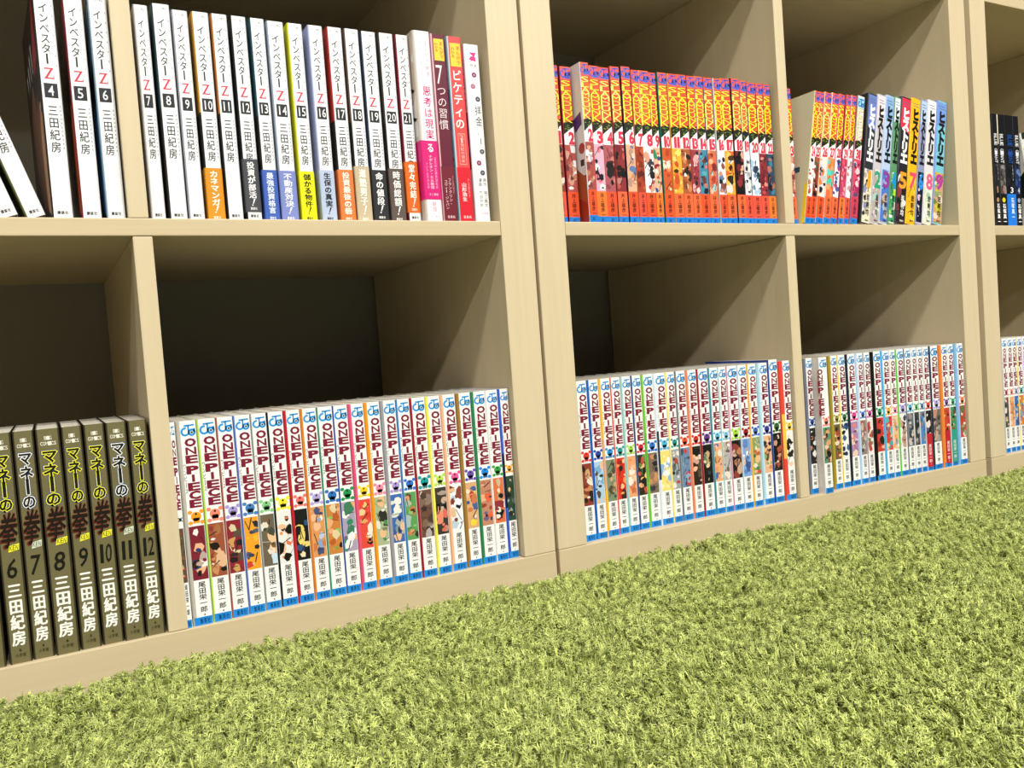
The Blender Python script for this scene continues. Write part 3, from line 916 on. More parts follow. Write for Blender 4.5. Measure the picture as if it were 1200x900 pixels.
h = .1815
t, w, rl, rr = book(.3722, .3884, .006, h, Z2, 'bright red paperback with yellow tab at top and white title', G7, depth=.148,
                    c_left='b8d4e4', c_spine='ee4a4a', c_right='d83040', rl=.0014, rr=.0014)
sw = w - rl - rr
o = artwork(t, .002, .03, h * .30, h * .72, ['8cc4e0', 'b8d8ec', '5ca0c8', 'e8eef4'], 921, 'cover_picture', 8, 'side')
o.location.x = -w / 2
k = Ink()
yellow_tab(k, sw, h, .965, .84)
k.build('yellow_tab', t)
k = Ink()
k.column('ピケティの', 0, sw * .80, h * .825, h * .50, 'fff4f0', 2, .02)
k.rect(-sw * .26, sw * .34, h * .31, h * .48, 'f49a8c', 1.5)
k.rect(-sw * .22, sw * .30, h * .315, h * .475, 'ee4a4a', 1.8)
k.column('21世紀の資本', sw * .04, sw * .34, h * .47, h * .32, 'f8c4b8', 2, .0)
k.build('title_lettering', t)
k = Ink()
k.rect(-w / 2 + rl * .5, w / 2 - rr * .5, 0, h * .295, 'd81c30', 1)
k.build('lower_panel', t)
k = Ink()
k.column('山形浩生', -sw * .06, sw * .42, h * .215, h * .11, 'fff0f0', 2, .02)
k.column('小山鹿梨子', sw * .34, sw * .18, h * .24, h * .13, 'f4a8a8', 2, 0)
k.line('宝島社', -sw * .3, sw * .4, h * .018, h * .034, 'ffe8e8', 2, .02)
k.build('author_lettering', t)

h = .1767
t, w, rl, rr = book(.3911, .4078, .008, h, Z2, 'white paperback with scattered dark ovals and a pink mark, last before the side panel', G7, depth=.128,
                    c_left='e8e6ea', c_spine='f4f4f4', c_right='eceaea', rl=.0014, rr=.0014)
sw = w - rl - rr
k = Ink()
k.rect(.0018, .03, h * .30, h * .62, '642080', 1)
k.disc(.012, h * .42, .008, .018, 'e8e4ec', 2)
k.column('堀江貴文', .006, .006, h * .93, h * .72, '28282c', 2, .01)
k.column('竹谷州史', .006, .006, h * .70, h * .55, '28282c', 3, .01)
o = k.build('cover_picture', t, 'side')
o.location.x = -w / 2
k = Ink()
k.poly([(-sw * .24, h * .915), (sw * .32, h * .905), (sw * .30, h * .93), (-sw * .05, h * .935)], 'e0308c', 2)
k.poly([(-sw * .2, h * .955), (sw * .38, h * .955), (sw * .1, h * .915), (-sw * .15, h * .90), (sw * .1, h * .935)], 'e0308c', 2.4)
k.line('拝金', -sw * .2, sw * .4, h * .875, h * .89, '4c4c50', 2)
k.build('publisher_mark', t)
k = Ink()
for (uu, vv, c) in ((.1, .83, '8c3c5c'), (-.06, .765, 'b46a88'), (.26, .695, '4c4c54'), (.3, .40, '5c5c64'), (-.02, .335, '8c3c5c'), (.22, .28, '4c4a58')):
    k.disc(sw * uu, h * vv, sw * .2, h * .015, c, 2, 12)
    k.disc(sw * uu, h * vv, sw * .08, h * .005, 'a89ca8', 3, 8)
k.build('oval_pattern', t)
k = Ink()
k.column('拝金', sw * .22, sw * .56, h * .66, h * .54, '26262a', 2, .0)
k.column('ハイキン', sw * .1, sw * .14, h * .535, h * .475, '5c5c60', 2, .0)
k.char('1', sw * .20, sw * .34, h * .44, h * .475, '26262a', 2)
k.build('title_lettering', t)
k = Ink()
k.column('原作 堀江貴文', sw * .34, sw * .30, h * .25, h * .085, '3a3a40', 2, .0)
k.column('漫画 竹谷州史', -sw * .04, sw * .30, h * .25, h * .085, '3a3a40', 2, .0)
k.line('ENTERBRAIN', -sw * .1, sw * .46, h * .045, h * .055, 'e890b0', 2)
k.build('author_lettering', t)

# ------------------------------------------------------------------ orange volumes, yellow stacked title
ROW_S1 = [(494.3, 506.1, 16.0, 168.7), (507.9, 522.3, 16.0, 168.3), (524.8, 536.5, 2.0, 169.8), (542.6, 555.2, 10.0, 170.5), (555.7, 568.7, 10.0, 169.9),
          (570.8, 583.3, 10.0, 172.2), (585.7, 598.2, 10.0, 173.6), (599.7, 610.2, 10.0, 171.1), (610.2, 624.0, 10.0, 171.3), (624.0, 633.9, 10.0, 170.4),
          (637.0, 649.6, 10.0, 171.7), (651.5, 664.8, 10.0, 171.6), (664.8, 678.3, 10.0, 171.9), (679.3, 690.7, 10.0, 171.6), (691.4, 704.0, 10.0, 172.2),
          (704.9, 718.0, 10.0, 172.0), (720.7, 731.9, 10.0, 172.3), (731.9, 746.3, 10.0, 173.4), (747.4, 760.2, 8.5, 174.2), (762.1, 772.7, 10.0, 173.3),
          (773.6, 787.9, 10.0, 171.9), (788.7, 800.2, 10.0, 172.1), (800.7, 812.4, 10.0, 172.1)]
S1_VOL = [1, 2] + list(range(2, 23))
S1_STRIPE = ['7c3428', '7c2430', 'e0dedf', 'd84a3c', 'c8584c', '8c3c34', '1c2444', 'c85a38', 'e8dcd4', '8c2c40', '1c7c60', 'f0a43c', 'd86a3c', '8c3034', 'b87c98',
             '1c3c64', 'ece4e0', 'e8a030', '2c1c2c', '5c6478', '2c3c70', '982c30', '24344c']
S1_PAL = [['8c4034', 'c88c68', '2c1c1c', 'b85c4c', 'e8d8d0'], ['b0504c', 'c07c64', 'e8e4e8', '6c3434', 'd09884'],
          ['a84c48', 'b87858', 'e8e8ee', '7c3c3c', 'd8a088', 'f0d8e8'], ['d8b0c8', '1c1420', 'f0b8b8', 'f8f4f6', 'e87c88', '2c2430'],
          ['a85860', '1c1c1c', '8c4448', '141816', 'c87870', '3c1c20'], ['8c3034', '181414', 'c05048', '101010', 'b87c74', '78242c'],
          ['e8b08c', '3c5c94', 'f0ccb4', '5c7cb0', 'c88c68', 'b89084'], ['a84028', '7c2c1c', 'c8603c', '5c241c', '98381f'],
          ['f4f0f0', '1c1c20', 'd89c84', 'e8e8ee', 'b84c44', '3c3c44'], ['e8b494', 'c83c40', '1c4c8c', 'f0e0d8', '2c8c5c', '8c2430'],
          ['d05a2c', 'e88c58', 'b84420', 'f4dcc8', 'c85c34'], ['f4b03c', 'e86c30', 'f8d070', '3c2c20', 'f0e070', 'c85028'],
          ['b05c34', '3c2820', 'd08450', '2c1c18', '8c4828', 'e8e8e8'], ['9c3c44', '1c1c24', 'e8a8a8', '7c2c34', '2c2430', 'f0d0d0'],
          ['3c88a4', '1c1c2c', '6c3838', '5ca8b8', '2c3448', 'c8786c'], ['d8704c', 'b03c30', 'f0b494', '9cd0cc', 'c05a40', '8c2c28'],
          ['f0f0f2', '1c1c28', '5c7cb0', 'c88c74', 'dce4f0', '8c4c44'], ['f0a434', '2c2018', 'e8dcd8', 'd86430', 'f0c060', '4c3024'],
          ['141014', '8c3030', '0c0c10', 'e0a890', '1c1418', '74242c'], ['e0e0e4', '2c2c34', 'a8a8b0', '101014', 'f0f0f4', '4c4c58'],
          ['e8f0f8', '1c2030', 'a8c8e4', '2c3848', 'f8f8fa', '6c8cb0'], ['8c2c34', '2c1c20', 'b85450', '5c1c24', 'd88c84', '74202c'],
          ['2c4864', '1c1c2c', '3c7c94', '6c3440', '101820', 'b06c5c']]

def orange_volume(x0, x1, yf, h, vol, cl, pal, seed, label, group, lean=0.0, side=None, pale=False):
    rnd = random.Random(seed)
    base = rnd.choice(('e8542c', 'e85a30', 'ec6038', 'e25038', 'f06a38'))
    t, w, rl, rr = book(x0, x1, yf, h, Z2, label, group, depth=.113, c_left=cl, c_spine='e4dcdc' if pale else base, c_right=cl if rnd.random() < .3 else 'd84a34',
                        rl=.0009, rr=.0009, lean=lean)
    a, b_ = -w / 2 + rl * .7, w / 2 - rr * .7
    sw = b_ - a
    k = Ink()
    if pale:
        k.rect(a, b_, h * .90, h * .985, '9cd0ec', 1)
        jump_logo(k, a + sw * .08, b_ - sw * .04, h * .905, h * .98, '2878c0', '2878c0')
    else:
        k.rect(a, b_, h * .915, h * .992, 'e85c58', 1)
        jump_logo(k, a + sw * .02, b_, h * .925, h * .992, '5a58c0', '3a50b8')
        k.rect(a + sw * .40, b_ - sw * .02, h * .925, h * .955, '4070c8', 1.5)
    k.build('publisher_logo', t)
    k = Ink()
    v = h * .912
    yc = rnd.choice(('f4ec28', 'f0e83c', 'f4ea70', 'f6ee40')) if not pale else 'e8e8b0'
    for ch, hh in zip('SLAMDUNK', (.036, .031, .032, .031, .031, .031, .029, .046)):
        g0, g1 = v - h * hh * .96, v
        k.char(ch, a + sw * .07, b_ - sw * .01, g0 - h * .001, g1 - h * .002, '8c3c18', 2, .028)
        k.char(ch, a + sw * .03, b_ - sw * .05, g0, g1, yc, 3, .014)
        v -= h * hh
    k.build('title_lettering', t)
    k = Ink()
    k.poly([(a, h * .68), (0, h * .63), (b_, h * .69), (b_, h * .62), (a, h * .58)], 'ee6a44', 1)
    k.poly([(a, h * .565), (b_, h * .625), (b_, h * .665), (a, h * .640)], '1c2414', 1.5)
    for q in range(7):
        uu = a + sw * rnd.uniform(.1, .8)
        vv = h * (.598 + rnd.uniform(0, .038))
        k.rect(uu, uu + sw * .16, vv, vv + h * .006, rnd.choice(('6c8c3c', '94a04c', '4c7030')), 2)
    k.build('corner_patch', t)
    k = Ink()
    k.poly([(a, h * .505), (b_, h * .505), (b_, h * .624), (a, h * .570)], 'fbf8f8', 2)
    s = str(vol)
    if len(s) == 1:
        k.char(s, a + sw * .48, b_ - sw * .02, h * .512, h * .584, 'd83450', 3, .05)
        k.line('＃', a + sw * .16, a + sw * .34, h * .530, h * .545, '8c8c90', 3)
    else:
        for q, ch in enumerate(s):
            k.char(ch, a + sw * (.26 + .36 * q), a + sw * (.26 + .36 * q + .33), h * .512, h * .578, 'd83450', 3, .05)
    k.build('volume_number', t)
    artwork(t, a, b_, h * .205, h * .505, pal, seed, n=15, layer=2)
    k = Ink()
    k.rect(a - rl * .5, b_ + rr * .5, h * .045, h * .205, rnd.choice(('e8542c', 'ee6a3c', 'e65440', 'f07a30')) if not pale else 'c8405c', 1)
    k.column('井上雄彦', sw * .04, sw * .44, h * .195, h * .072, '4a1a12', 2, .03, gap=0)
    k.line('・集英社', -sw * .3, sw * .42, h * .050, h * .060, '6a2418', 2, .02)
    k.build('author_lettering', t)
    k = Ink()
    k.rect(a - rl * .5, b_ + rr * .5, 0, h * .045, '1a7cd0', 2)
    k.line('JC', -sw * .25, sw * .2, h * .012, h * .032, '144c98', 3, .03)
    k.build('publisher_band', t)
    if side:
        o = artwork(t, .0015, .09, h * .01, h * .99, side, seed + 3, 'cover_picture', 14, 'side')
        o.location.x = -w / 2
    return t

G8 = 'orange spined volumes, upper left compartment of the middle bookcase'
for i, (a, b_, y, h) in enumerate(ROW_S1):
    vol = S1_VOL[i]
    lab = 'orange paperback numbered %d, yellow title, %s from left, upper compartment, middle bookcase' % (vol, ORD[i])
    side = None
    if i == 1:
        lab = 'orange paperback numbered 2, set back, left of the volume pulled forward'
    if i == 2:
        lab = 'orange paperback numbered 2 pulled forward, pale picture cover showing on its left'
        side = None
    if i == 0:
        lab = 'orange paperback numbered 1, partly hidden behind the left side panel'
    t = orange_volume(a / 1000 - (.0012 if i > 2 else .0), b_ / 1000, y / 1000, h / 1000, vol, S1_STRIPE[i], S1_PAL[i], 500 + i, lab, G8)
    if i == 2:
        w = (b_ - a) / 1000
        k = Ink()
        hh = h / 1000
        k.rect(.001, .09, hh * .005, hh * .30, '9c3420', 1)
        k.poly([(.001, hh * .33), (.001, hh * .62), (.012, hh * .60), (.02, hh * .3)], 'e0dedf', 1.5)
        k.poly([(.004, hh * .70), (.020, hh * .66), (.016, hh * .58), (.003, hh * .62)], '5c3a80', 2)
        k.disc(.006, hh * .47, .006, hh * .035, 'a83c30', 2.4, 9)
        k.poly([(.001, hh * .28), (.020, hh * .36), (.03, hh * .2), (.001, hh * .12)], 'a8502c', 2)
        k.rect(.003, .010, hh * .36, hh * .40, '34181c', 2.2)
        o = k.build('cover_picture', t, 'side')
        o.location.x = -w / 2 + .0001

ROW_S2 = [(837.9, 850.6, 12.0), (852.8, 862.7, 4.0), (863.0, 873.5, 6.0), (874.4, 888.1, 6.0), (888.5, 901.8, 6.0), (902.1, 913.7, 6.0),
          (915.9, 926.1, 6.0), (926.5, 936.4, 6.0), (938.6, 953.0, 6.0)]
S2_PAL = [['b8685c', 'd89c88', '8c3c3c', 'e8d8d4'], ['f4f0f0', 'b84438', '2c1c1c', 'd88c70', 'e8e4e8'], ['8c3c2c', '1c1818', 'a85840', '1c6c50', 'e8e0dc'],
          ['e8e0d8', '3c4c6c', 'e8803c', '1c2030', 'c8c4cc'], ['ec8c4c', '3cc8b0', 'e86c44', '5cd0c0', 'e8a070'], ['f0f0f4', 'b83c6c', '2c3c7c', 'e8e4ea', '4c5ca0'],
          ['c83c6c', 'd88ca0', 'e8485c', 'b02c54', 'e8b0b0'], ['e8e4ec', 'c88c8c', 'f0f0f4', 'b8446c', 'd8d0dc'], ['d8486c', 'f0c8d0', '6c1c34', 'f0e0e6', 'a83060', '5c4c6c']]
G9 = 'orange spined volumes, upper right compartment of the middle bookcase'
for i, (a, b_, y) in enumerate(ROW_S2):
    vol = 23 + i
    lean = 0 if i == 0 else 11.0 - .12 * i
    if i == 8:
        lab = 'paperback with pale blue top and pink picture, ending the leaning orange set'
    elif i == 1:
        lab = 'leaning orange paperback numbered 24 with pale yellow cover showing on its left'
    elif i == 0:
        lab = 'orange paperback numbered 23, upright just right of the divider'
    else:
        lab = 'leaning orange paperback numbered %d, %s after the pale yellow cover' % (vol, ORD[i - 2])
    t = orange_volume(a / 1000, b_ / 1000, y / 1000, .171, vol, 'd8d4a0' if i == 1 else ['d86a50', 'e05a40', 'c8583c', 'e8c0a0', 'e8e4e0', 'd8486c', 'b03c5c', 'e0a8b0', 'a8788c'][i],
                      S2_PAL[i], 600 + i, lab, G9, lean=lean, pale=(i == 8))
    if i == 1:
        w = (b_ - a) / 1000 * math.cos(math.radians(lean)) - .0003
        k = Ink()
        hh = .171
        k.rect(.001, .11, hh * .005, hh * .995, 'd0d2b0', 1)
        k.rect(.001, .006, hh * .005, hh * .30, 'f0d828', 1.6)
        k.disc(.075, hh * .70, .012, hh * .11, 'a86038', 2, 12)
        k.disc(.079, hh * .72, .006, hh * .05, '5c2c20', 3, 10)
        k.poly([(.060, hh * .50), (.030, hh * .42), (.060, hh * .34), (.055, hh * .40), (.015, hh * .40), (.015, hh * .44), (.05, hh * .45)], '1c5c6c', 2)
        o = k.build('cover_picture', t, 'side')
        o.location.x = -w / 2

# ------------------------------------------------------------------ volumes with brush title, leaning
ROW_H = [(962.2, 980.8), (981.3, 998.5), (999.0, 1016.7), (1017.2, 1031.0), (1032.2, 1053.3), (1054.0, 1073.9), (1074.9, 1089.7), (1090.6, 1110.7), (1111.9, 1134.2)]
H_SPEC = [  # number, top colour, middle, bottom, title, number colour, name
    (1, '6a80c4', '2c3038', 'e8dcc0', 'f4f4f4', 'f0a02c', 'blue topped black'),
    (2, 'ecdce4', 'c8c4cc', 'b4a8a0', '161616', '2ca078', 'pale pink and grey'),
    (3, '88b0e0', 'b4c8e8', 'b0a090', '101418', '8c3c98', 'light blue'),
    (4, 'e4ecf0', '5c9068', 'dcd8cc', '101410', '1c94d0', 'white and green'),
    (5, 'e43450', '24242a', '3c2c30', 'f6f6f6', 'f4a02c', 'red topped black'),
    (7, 'f8bc20', 'f8b81c', 'f4a81c', '181410', 'ee4a6c', 'golden yellow'),
    (6, 'b4ccec', '8c94b8', 'c8b8d0', '141418', '2c8ce0', 'pale blue and navy'),
    (8, 'f0ecf2', 'dcd8dc', 'd0d8b8', '141414', 'ee5c88', 'white and cream'),
    (9, '7498e0', '78c0d4', '8c9060', '141418', 'b8389c', 'blue and turquoise')]
G10 = 'leaning volumes with brush title'
for i, (a, b_) in enumerate(ROW_H):
    vol, c1, c2, c3, ct, cn, nm = H_SPEC[i]
    h = .1765
    lean = 10.0 - .15 * i
    t, w, rl, rr = book(a / 1000, b_ / 1000, .008, h, Z2, 'leaning %s paperback with brush title and large numeral %d' % (nm, vol), G10, depth=.128,
                        c_left=c1 if vol in (7, 9) else '30343c' if vol in (1, 5) else c2, c_spine=c2, c_right=c2, rl=.002, rr=.002, lean=lean)
    a, b_ = -w / 2 + rl * .6, w / 2 - rr * .6
    sw = b_ - a
    k = Ink()
    k.rect(a, b_, h * .80, h * .99, c1, 1)
    if vol in (5, 1):
        k.poly([(a, h * .80), (b_, h * .80), (b_, h * .72), (a, h * .76)], c1, 1)
    k.build('upper_panel', t)
    k = Ink()
    k.rect(a, b_, h * .01, h * .28, c3, 1)
    k.build('lower_panel', t)
    k = Ink()
    k.rect(a + sw * .1, b_ - sw * .2, h * .955, h * .96, '5c6c84', 2)
    k.rect(a + sw * .2, b_ - sw * .1, h * .935, h * .94, '5c6c84', 2)
    k.build('imprint_lettering', t)
    pals = {1: ['e8dcc0', 'f4ece0', '2c2c34', 'b8a890', '8c90b0'], 2: ['b4a8a0', 'a8c8bc', 'd0c8c8', '8c8c94', 'e0dcdc'],
            3: ['4c78c8', '88a0d8', 'c0a898', '6c5c58', 'b0b8c8'], 4: ['3c9860', 'b0d840', 'e8e4e0', '58a878', 'd8d4c8'],
            5: ['1c1c20', 'e8ecf0', '4c3438', '2c2428', '8c3c3c'], 7: ['f8b81c', 'f4ac18', 'fcc838', 'f0a414'],
            6: ['141c34', '2c3c5c', 'd8b8d0', '0c1428', 'e8dce4'], 8: ['e0e4cc', 'c8dcc0', 'f0ece8', 'a8c0a0', 'e8e0d8'],
            9: ['c89c78', '8ca070', 'e8d4c0', '78803c', 'c8c430']}
    artwork(t, a, b_, h * .02, h * .42, pals[vol], 700 + i, n=12, layer=1.2)
    k = Ink()
    k.column('ヒストリエ', sw * .03, sw * .82, h * .915, h * .475, ct, 5, .075, gap=-.12)
    k.build('title_lettering', t)
    k = Ink()
    k.char(str(vol), -sw * (.30 if vol != 1 else .1), sw * .42, h * .285, h * .405, cn, 5, .035)
    k.build('volume_number', t)
    k = Ink()
    ac = '1c1c1c' if vol not in (5, ) else 'e8e4e0'
    k.column('岩明均', sw * .14, sw * .38, h * .235, h * .065, ac, 5, .05)
    k.line('講談社', -sw * .1, sw * .38, h * .022, h * .038, ac, 5, .03)
    k.build('author_lettering', t)

# ------------------------------------------------------------------ black volumes, right bookcase
ROW_B = [(1285.2, 1299.2), (1300.6, 1316.3), (1319.5, 1339.7), (1341.3, 1355.0)]
B_NAME = ['black paperback with white sideways title, nearest the side panel of the right bookcase',
          'black paperback with white sideways title and cream cover edge, second in the right bookcase',
          'black paperback with dark blue title and bright blue paper band, right bookcase',
          'black paperback with white title over a navy picture, last upright in the right bookcase']
for i, (a, b_) in enumerate(ROW_B):
    h = .172
    a -= 2.0 if i else 0
    t, w, rl, rr = book(a / 1000, b_ / 1000, .020, h, Z2, B_NAME[i], 'black volumes in the right bookcase', depth=.128,
                        c_left=['2c2824', '302c2a', '101418', '1c2434'][i], c_spine='15161a', c_right='15161a', rl=.0022 if i == 1 else .0012, rr=.001,
                        bands=[(0, h * .74, '2c2826', '15161a'), (h * .74, h, 'dcd4bc', '15161a')] if i == 1 else None)
    a, b_ = -w / 2 + rl, w / 2 - rr
    sw = b_ - a
    k = Ink()
    k.rotated('BLUE GIANT', -sw * .22, sw * .34, h * .83, h * .57, '1c4c9c' if i == 2 else 'e4e6ea', 3, .02)
    k.build('title_lettering', t)
    artwork(t, a, b_, h * .30, h * .56, [['222226', '2c2c30', '3c3c40', '18181c'], ['4c4846', '6c6664', '8c8884', '2c2a28'], ['0e1014', '14181e', '1c2028'],
                                         ['1c2c5c', '2c4888', '101830', '5c74b0']][i], 800 + i, n=8)
    k = Ink()
    k.rotated('SHINICHI', sw * .24, sw * .32, h * .56, h * .42, '9c9ca4', 3, .0)
    k.char(str(i + 1), -sw * .12, sw * .22, h * .31, h * .36, ['b08c6c', 'a8443c', 'e8e8ec', 'c8ccdc'][i], 4, .02)
    k.build('volume_number', t)
    if i == 2:
        pb = add_obj('paper_band', wrap_mesh('paper_band', w + .0007, -.00035, .1275, .0002, h * .30, rl, rr, .0002, '2478dc', '2478dc', '2478dc'), t, M_INK)
        k = Ink()
        k.column('石塚真一', sw * .06, sw * .40, h * .27, h * .07, 'e4eefc', 2, .04)
        k.build('band_lettering', pb, off=.00035)
    else:
        k = Ink()
        k.disc(0, h * .245, sw * .3, h * .022, ['a88c60', 'e0d02c', '000000', '8c9cc0'][i], 3, 7)
        k.column('石塚真一', sw * .06, sw * .62, h * .215, h * .03, 'f0f0f2', 3, .05)
        k.build('author_lettering', t)
# pale volume leaning beyond them
t, w, rl, rr = book(1.392, 1.407, .020, .150, Z2, 'white and dark paperback leaning left, cut by the right edge of the photo', 'black volumes in the right bookcase',
                    depth=.12, c_left='eceae6', c_spine='1c2c28', c_right='d8d6d2', lean=-13)
artwork(t, -w / 2 + rl, w / 2 - rr, .01, .14, ['dcdcd8', '243830', 'f0f0ee', '4c5c54', '1c2420'], 850)
artwork(t, .003, .115, .01, .14, ['ecebe8', 'f4f3f0', '2c4038', 'dcdad4', '1c2a24'], 851, 'cover_picture', 14, 'side').location.x = -w / 2

# ------------------------------------------------------------------ the rug
rug = empty('shag_rug', (0.65, -1.0, 0))
tag(rug, 'lime green shag pile rug covering the floor in front of the bookcases', 'rug')
RX0, RX1, RY0, RY1 = -1.3, 1.6, -1.0, 0.996     # relative to the rug's base
add_obj('backing', box_mesh('backing', RX0, RX1, RY0, RY1, 0.0, 0.004, 0.001), rug, M_BACK)

def fibre_material():
    m, nt, b = mat('rug_fibre')
    g = nt.nodes.new('ShaderNodeNewGeometry')
    n1 = nt.nodes.new('ShaderNodeTexNoise')
    n1.inputs['Scale'].default_value = 150.0
    n1.inputs['Detail'].default_value = 2.0
    r = nt.nodes.new('ShaderNodeValToRGB')
    r.color_ramp.elements[0].position = 0.34
    r.color_ramp.elements[1].position = 0.66
    r.color_ramp.elements[0].color = (*hexc('768228'), 1)
    r.color_ramp.elements[1].color = (*hexc('d6e07e'), 1)
    nt.links.new(g.outputs['Position'], n1.inputs['Vector'])
    nt.links.new(n1.outputs['Fac'], r.inputs['Fac'])
    nt.links.new(r.outputs['Color'], b.inputs['Base Color'])
    b.inputs['Roughness'].default_value = 0.75
    b.inputs['Specular IOR Level'].default_value = 0.25
    b.inputs['Sheen Weight'].default_value = 0.25
    return m
M_FIB = fibre_material()

def tuft_mesh(seed, H=0.0165):
    """a tuft of frizzy yarn: a few thick core strands and a crown of short crimped fibres round its tip"""
    rnd = random.Random(seed)
    vs, fs = [], []
    def strand(p, d, length, r0, K, crimp, droop):
        base = len(vs)
        az = rnd.uniform(0, 6.28)
        d = np.array(d, float)
        p = np.array(p, float)
        for q in range(K + 1):
            f = q / K
            d = d / np.linalg.norm(d)
            s1 = np.cross(d, (0.3, 0.5, 0.81))
            s1 = s1 / np.linalg.norm(s1)
            s2 = np.cross(d, s1)
            r = r0 * (1 - .5 * f ** 2)
            for e in range(3):
                an = e * 2.0944 + az
                vs.append(tuple(p + s1 * r * math.cos(an) + s2 * r * math.sin(an)))
            p = p + d * length / K
            d = d + np.array([rnd.uniform(-crimp, crimp), rnd.uniform(-crimp, crimp), rnd.uniform(-crimp, crimp) * .6 - droop])
        for q in range(K):
            for e in range(3):
                a = base + q * 3 + e
                b_ = base + q * 3 + (e + 1) % 3
                fs.append((a, b_, b_ + 3, a + 3))
        fs.append((base + K * 3, base + K * 3 + 1, base + K * 3 + 2))
    for s in range(4):
        az = rnd.uniform(0, 6.28)
        sp = rnd.uniform(.02, .16)
        strand((rnd.uniform(-.0006, .0006), rnd.uniform(-.0006, .0006), 0), (math.cos(az) * sp, math.sin(az) * sp, 1), H * rnd.uniform(.75, .95),
               rnd.uniform(.0007, .0010), 4, .18, 0)
    for s in range(20):
        az = rnd.uniform(0, 6.28)
        el = rnd.uniform(.0, 1.35)
        z0 = H * rnd.uniform(.48, .82)
        strand((rnd.uniform(-.0008, .0008), rnd.uniform(-.0008, .0008), z0), (math.cos(az) * math.cos(el), math.sin(az) * math.cos(el), math.sin(el)),
               rnd.uniform(.0026, .0050), rnd.uniform(.00036, .00058), 4, .8, .12)
    me = bpy.data.meshes.new('tuft')
    me.from_pydata(vs, [], fs)
    me.materials.append(M_FIB)
    for p_ in me.polygons:
        p_.use_smooth = True
    return me

rs = np.random.RandomState(5)
STEP = 0.0055
# dense where it can be seen (the camera kneels over it), plus a margin for a step to either side
gx = np.arange(RX0 + .30, RX1 - .15, STEP)
gy = np.arange(RY0 + .12, RY1 - .002, STEP)
GX, GY = np.meshgrid(gx, gy)
px_ = (GX + rs.uniform(-.45, .45, GX.shape) * STEP).ravel()
py_ = np.minimum((GY + rs.uniform(-.45, .45, GY.shape) * STEP).ravel(), RY1 - .001)
N = len(px_)
def vnoise(x, y, sc, seed):
    r = np.random.RandomState(seed)
    T = r.rand(256, 256)
    x, y = x * sc + 500, y * sc + 500
    xi, yi = np.floor(x).astype(int), np.floor(y).astype(int)
    fx, fy = x - xi, y - yi
    fx, fy = fx * fx * (3 - 2 * fx), fy * fy * (3 - 2 * fy)
    g_ = lambda a, c: T[a % 256, c % 256]
    return (g_(xi, yi) * (1 - fx) + g_(xi + 1, yi) * fx) * (1 - fy) + (g_(xi, yi + 1) * (1 - fx) + g_(xi + 1, yi + 1) * fx) * fy
lx = (vnoise(px_, py_, 16, 1) - .5) * 1.5 + (vnoise(px_, py_, 55, 2) - .5) * 1.0 + rs.normal(0, .16, N)
ly = (vnoise(px_, py_, 16, 3) - .5) * 1.5 + (vnoise(px_, py_, 55, 4) - .5) * 1.0 + rs.normal(0, .16, N)
near = np.clip((py_ - (RY1 - .03)) / .03, 0, 1)          # beside the bookcase the pile leans back into the room
ly = ly * (1 - near) - .28 * near
ln = np.sqrt(lx * lx + ly * ly)
k_ = np.minimum(1, .75 / np.maximum(ln, 1e-6))
lx, ly = lx * k_, ly * k_
sc = rs.uniform(.72, 1.14, N) * (.94 + .18 * (vnoise(px_, py_, 22, 9) - .5) * 2)

pm = bpy.data.meshes.new('pile')
pm.from_pydata(np.stack([px_, py_, np.full(N, .0035)], 1).tolist(), [], [])
at = pm.attributes.new('rot', 'FLOAT_VECTOR', 'POINT')
rot = np.zeros((N, 3), np.float32)
rot[:, 0] = -ly
rot[:, 1] = lx
rot[:, 2] = 0
at.data.foreach_set('vector', rot.ravel())
at = pm.attributes.new('spin', 'FLOAT', 'POINT')
at.data.foreach_set('value', rs.uniform(0, 6.283, N).astype(np.float32))
at = pm.attributes.new('size', 'FLOAT', 'POINT')
at.data.foreach_set('value', sc.astype(np.float32))
at = pm.attributes.new('kind_index', 'INT', 'POINT')
NT = 8
at.data.foreach_set('value', rs.randint(0, NT, N).astype(np.int32))
pile = add_obj('pile', pm, rug)
pile['kind'] = 'stuff'

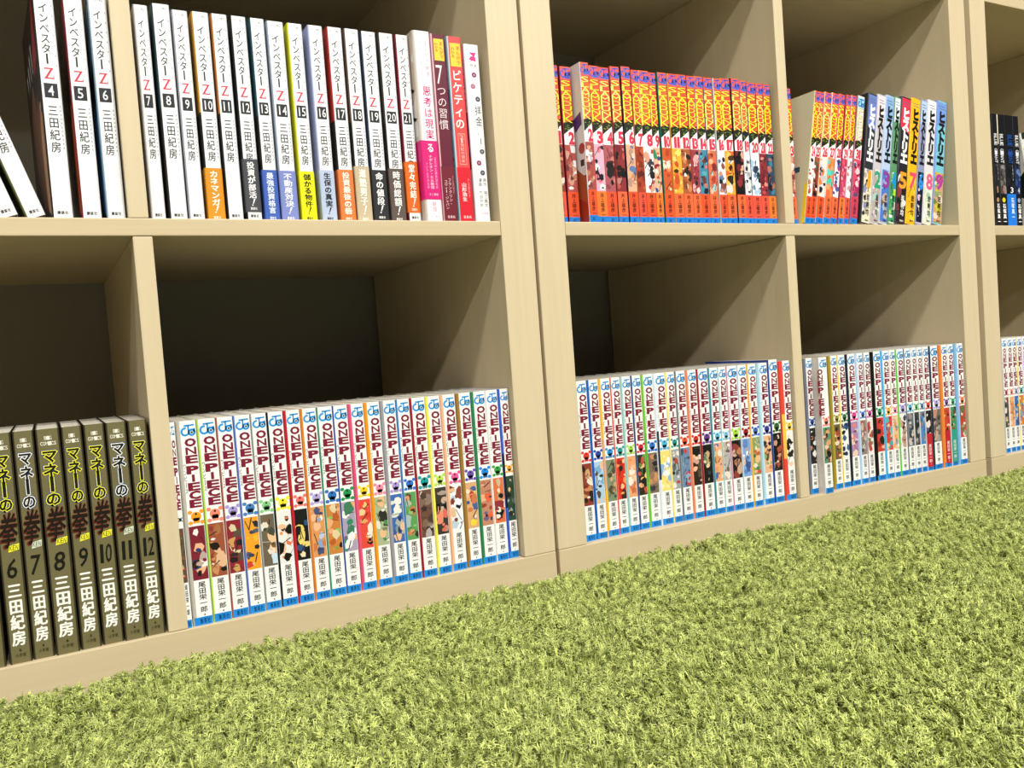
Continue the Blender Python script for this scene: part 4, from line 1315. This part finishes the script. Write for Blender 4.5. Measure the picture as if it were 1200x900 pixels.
ng = bpy.data.node_groups.new('pile_nodes', 'GeometryNodeTree')
ng.interface.new_socket('Geometry', in_out='INPUT', socket_type='NodeSocketGeometry')
ng.interface.new_socket('Geometry', in_out='OUTPUT', socket_type='NodeSocketGeometry')
ni = ng.nodes.new('NodeGroupInput')
no = ng.nodes.new('NodeGroupOutput')
geo = ng.nodes.new('GeometryNodeGeometryToInstance')
tc_ = bpy.data.collections.new('tuft_shapes')
for s in range(NT):
    o = bpy.data.objects.new('tuft', tuft_mesh(40 + s))
    tc_.objects.link(o)
ci = ng.nodes.new('GeometryNodeCollectionInfo')
ci.inputs['Collection'].default_value = tc_
ci.inputs['Separate Children'].default_value = True
ci.inputs['Reset Children'].default_value = True
ip = ng.nodes.new('GeometryNodeInstanceOnPoints')
ip.inputs['Pick Instance'].default_value = True
def attr(name, typ):
    n = ng.nodes.new('GeometryNodeInputNamedAttribute')
    n.data_type = typ
    n.inputs['Name'].default_value = name
    return n.outputs['Attribute']
ng.links.new(ni.outputs[0], ip.inputs['Points'])
ng.links.new(ci.outputs['Instances'], ip.inputs['Instance'])
ng.links.new(attr('kind_index', 'INT'), ip.inputs['Instance Index'])
e2r = ng.nodes.new('FunctionNodeEulerToRotation')
ng.links.new(attr('rot', 'FLOAT_VECTOR'), e2r.inputs[0])
cx = ng.nodes.new('ShaderNodeCombineXYZ')
ng.links.new(attr('spin', 'FLOAT'), cx.inputs['Z'])
e3r = ng.nodes.new('FunctionNodeEulerToRotation')
ng.links.new(cx.outputs[0], e3r.inputs[0])
rr_ = ng.nodes.new('FunctionNodeRotateRotation')
rr_.rotation_space = 'LOCAL'
ng.links.new(e2r.outputs[0], rr_.inputs[0])
ng.links.new(e3r.outputs[0], rr_.inputs[1])
ng.links.new(rr_.outputs[0], ip.inputs['Rotation'])
ng.links.new(attr('size', 'FLOAT'), ip.inputs['Scale'])
ng.links.new(ip.outputs['Instances'], no.inputs[0])
ng.nodes.remove(geo)
md = pile.modifiers.new('pile', 'NODES')
md.node_group = ng
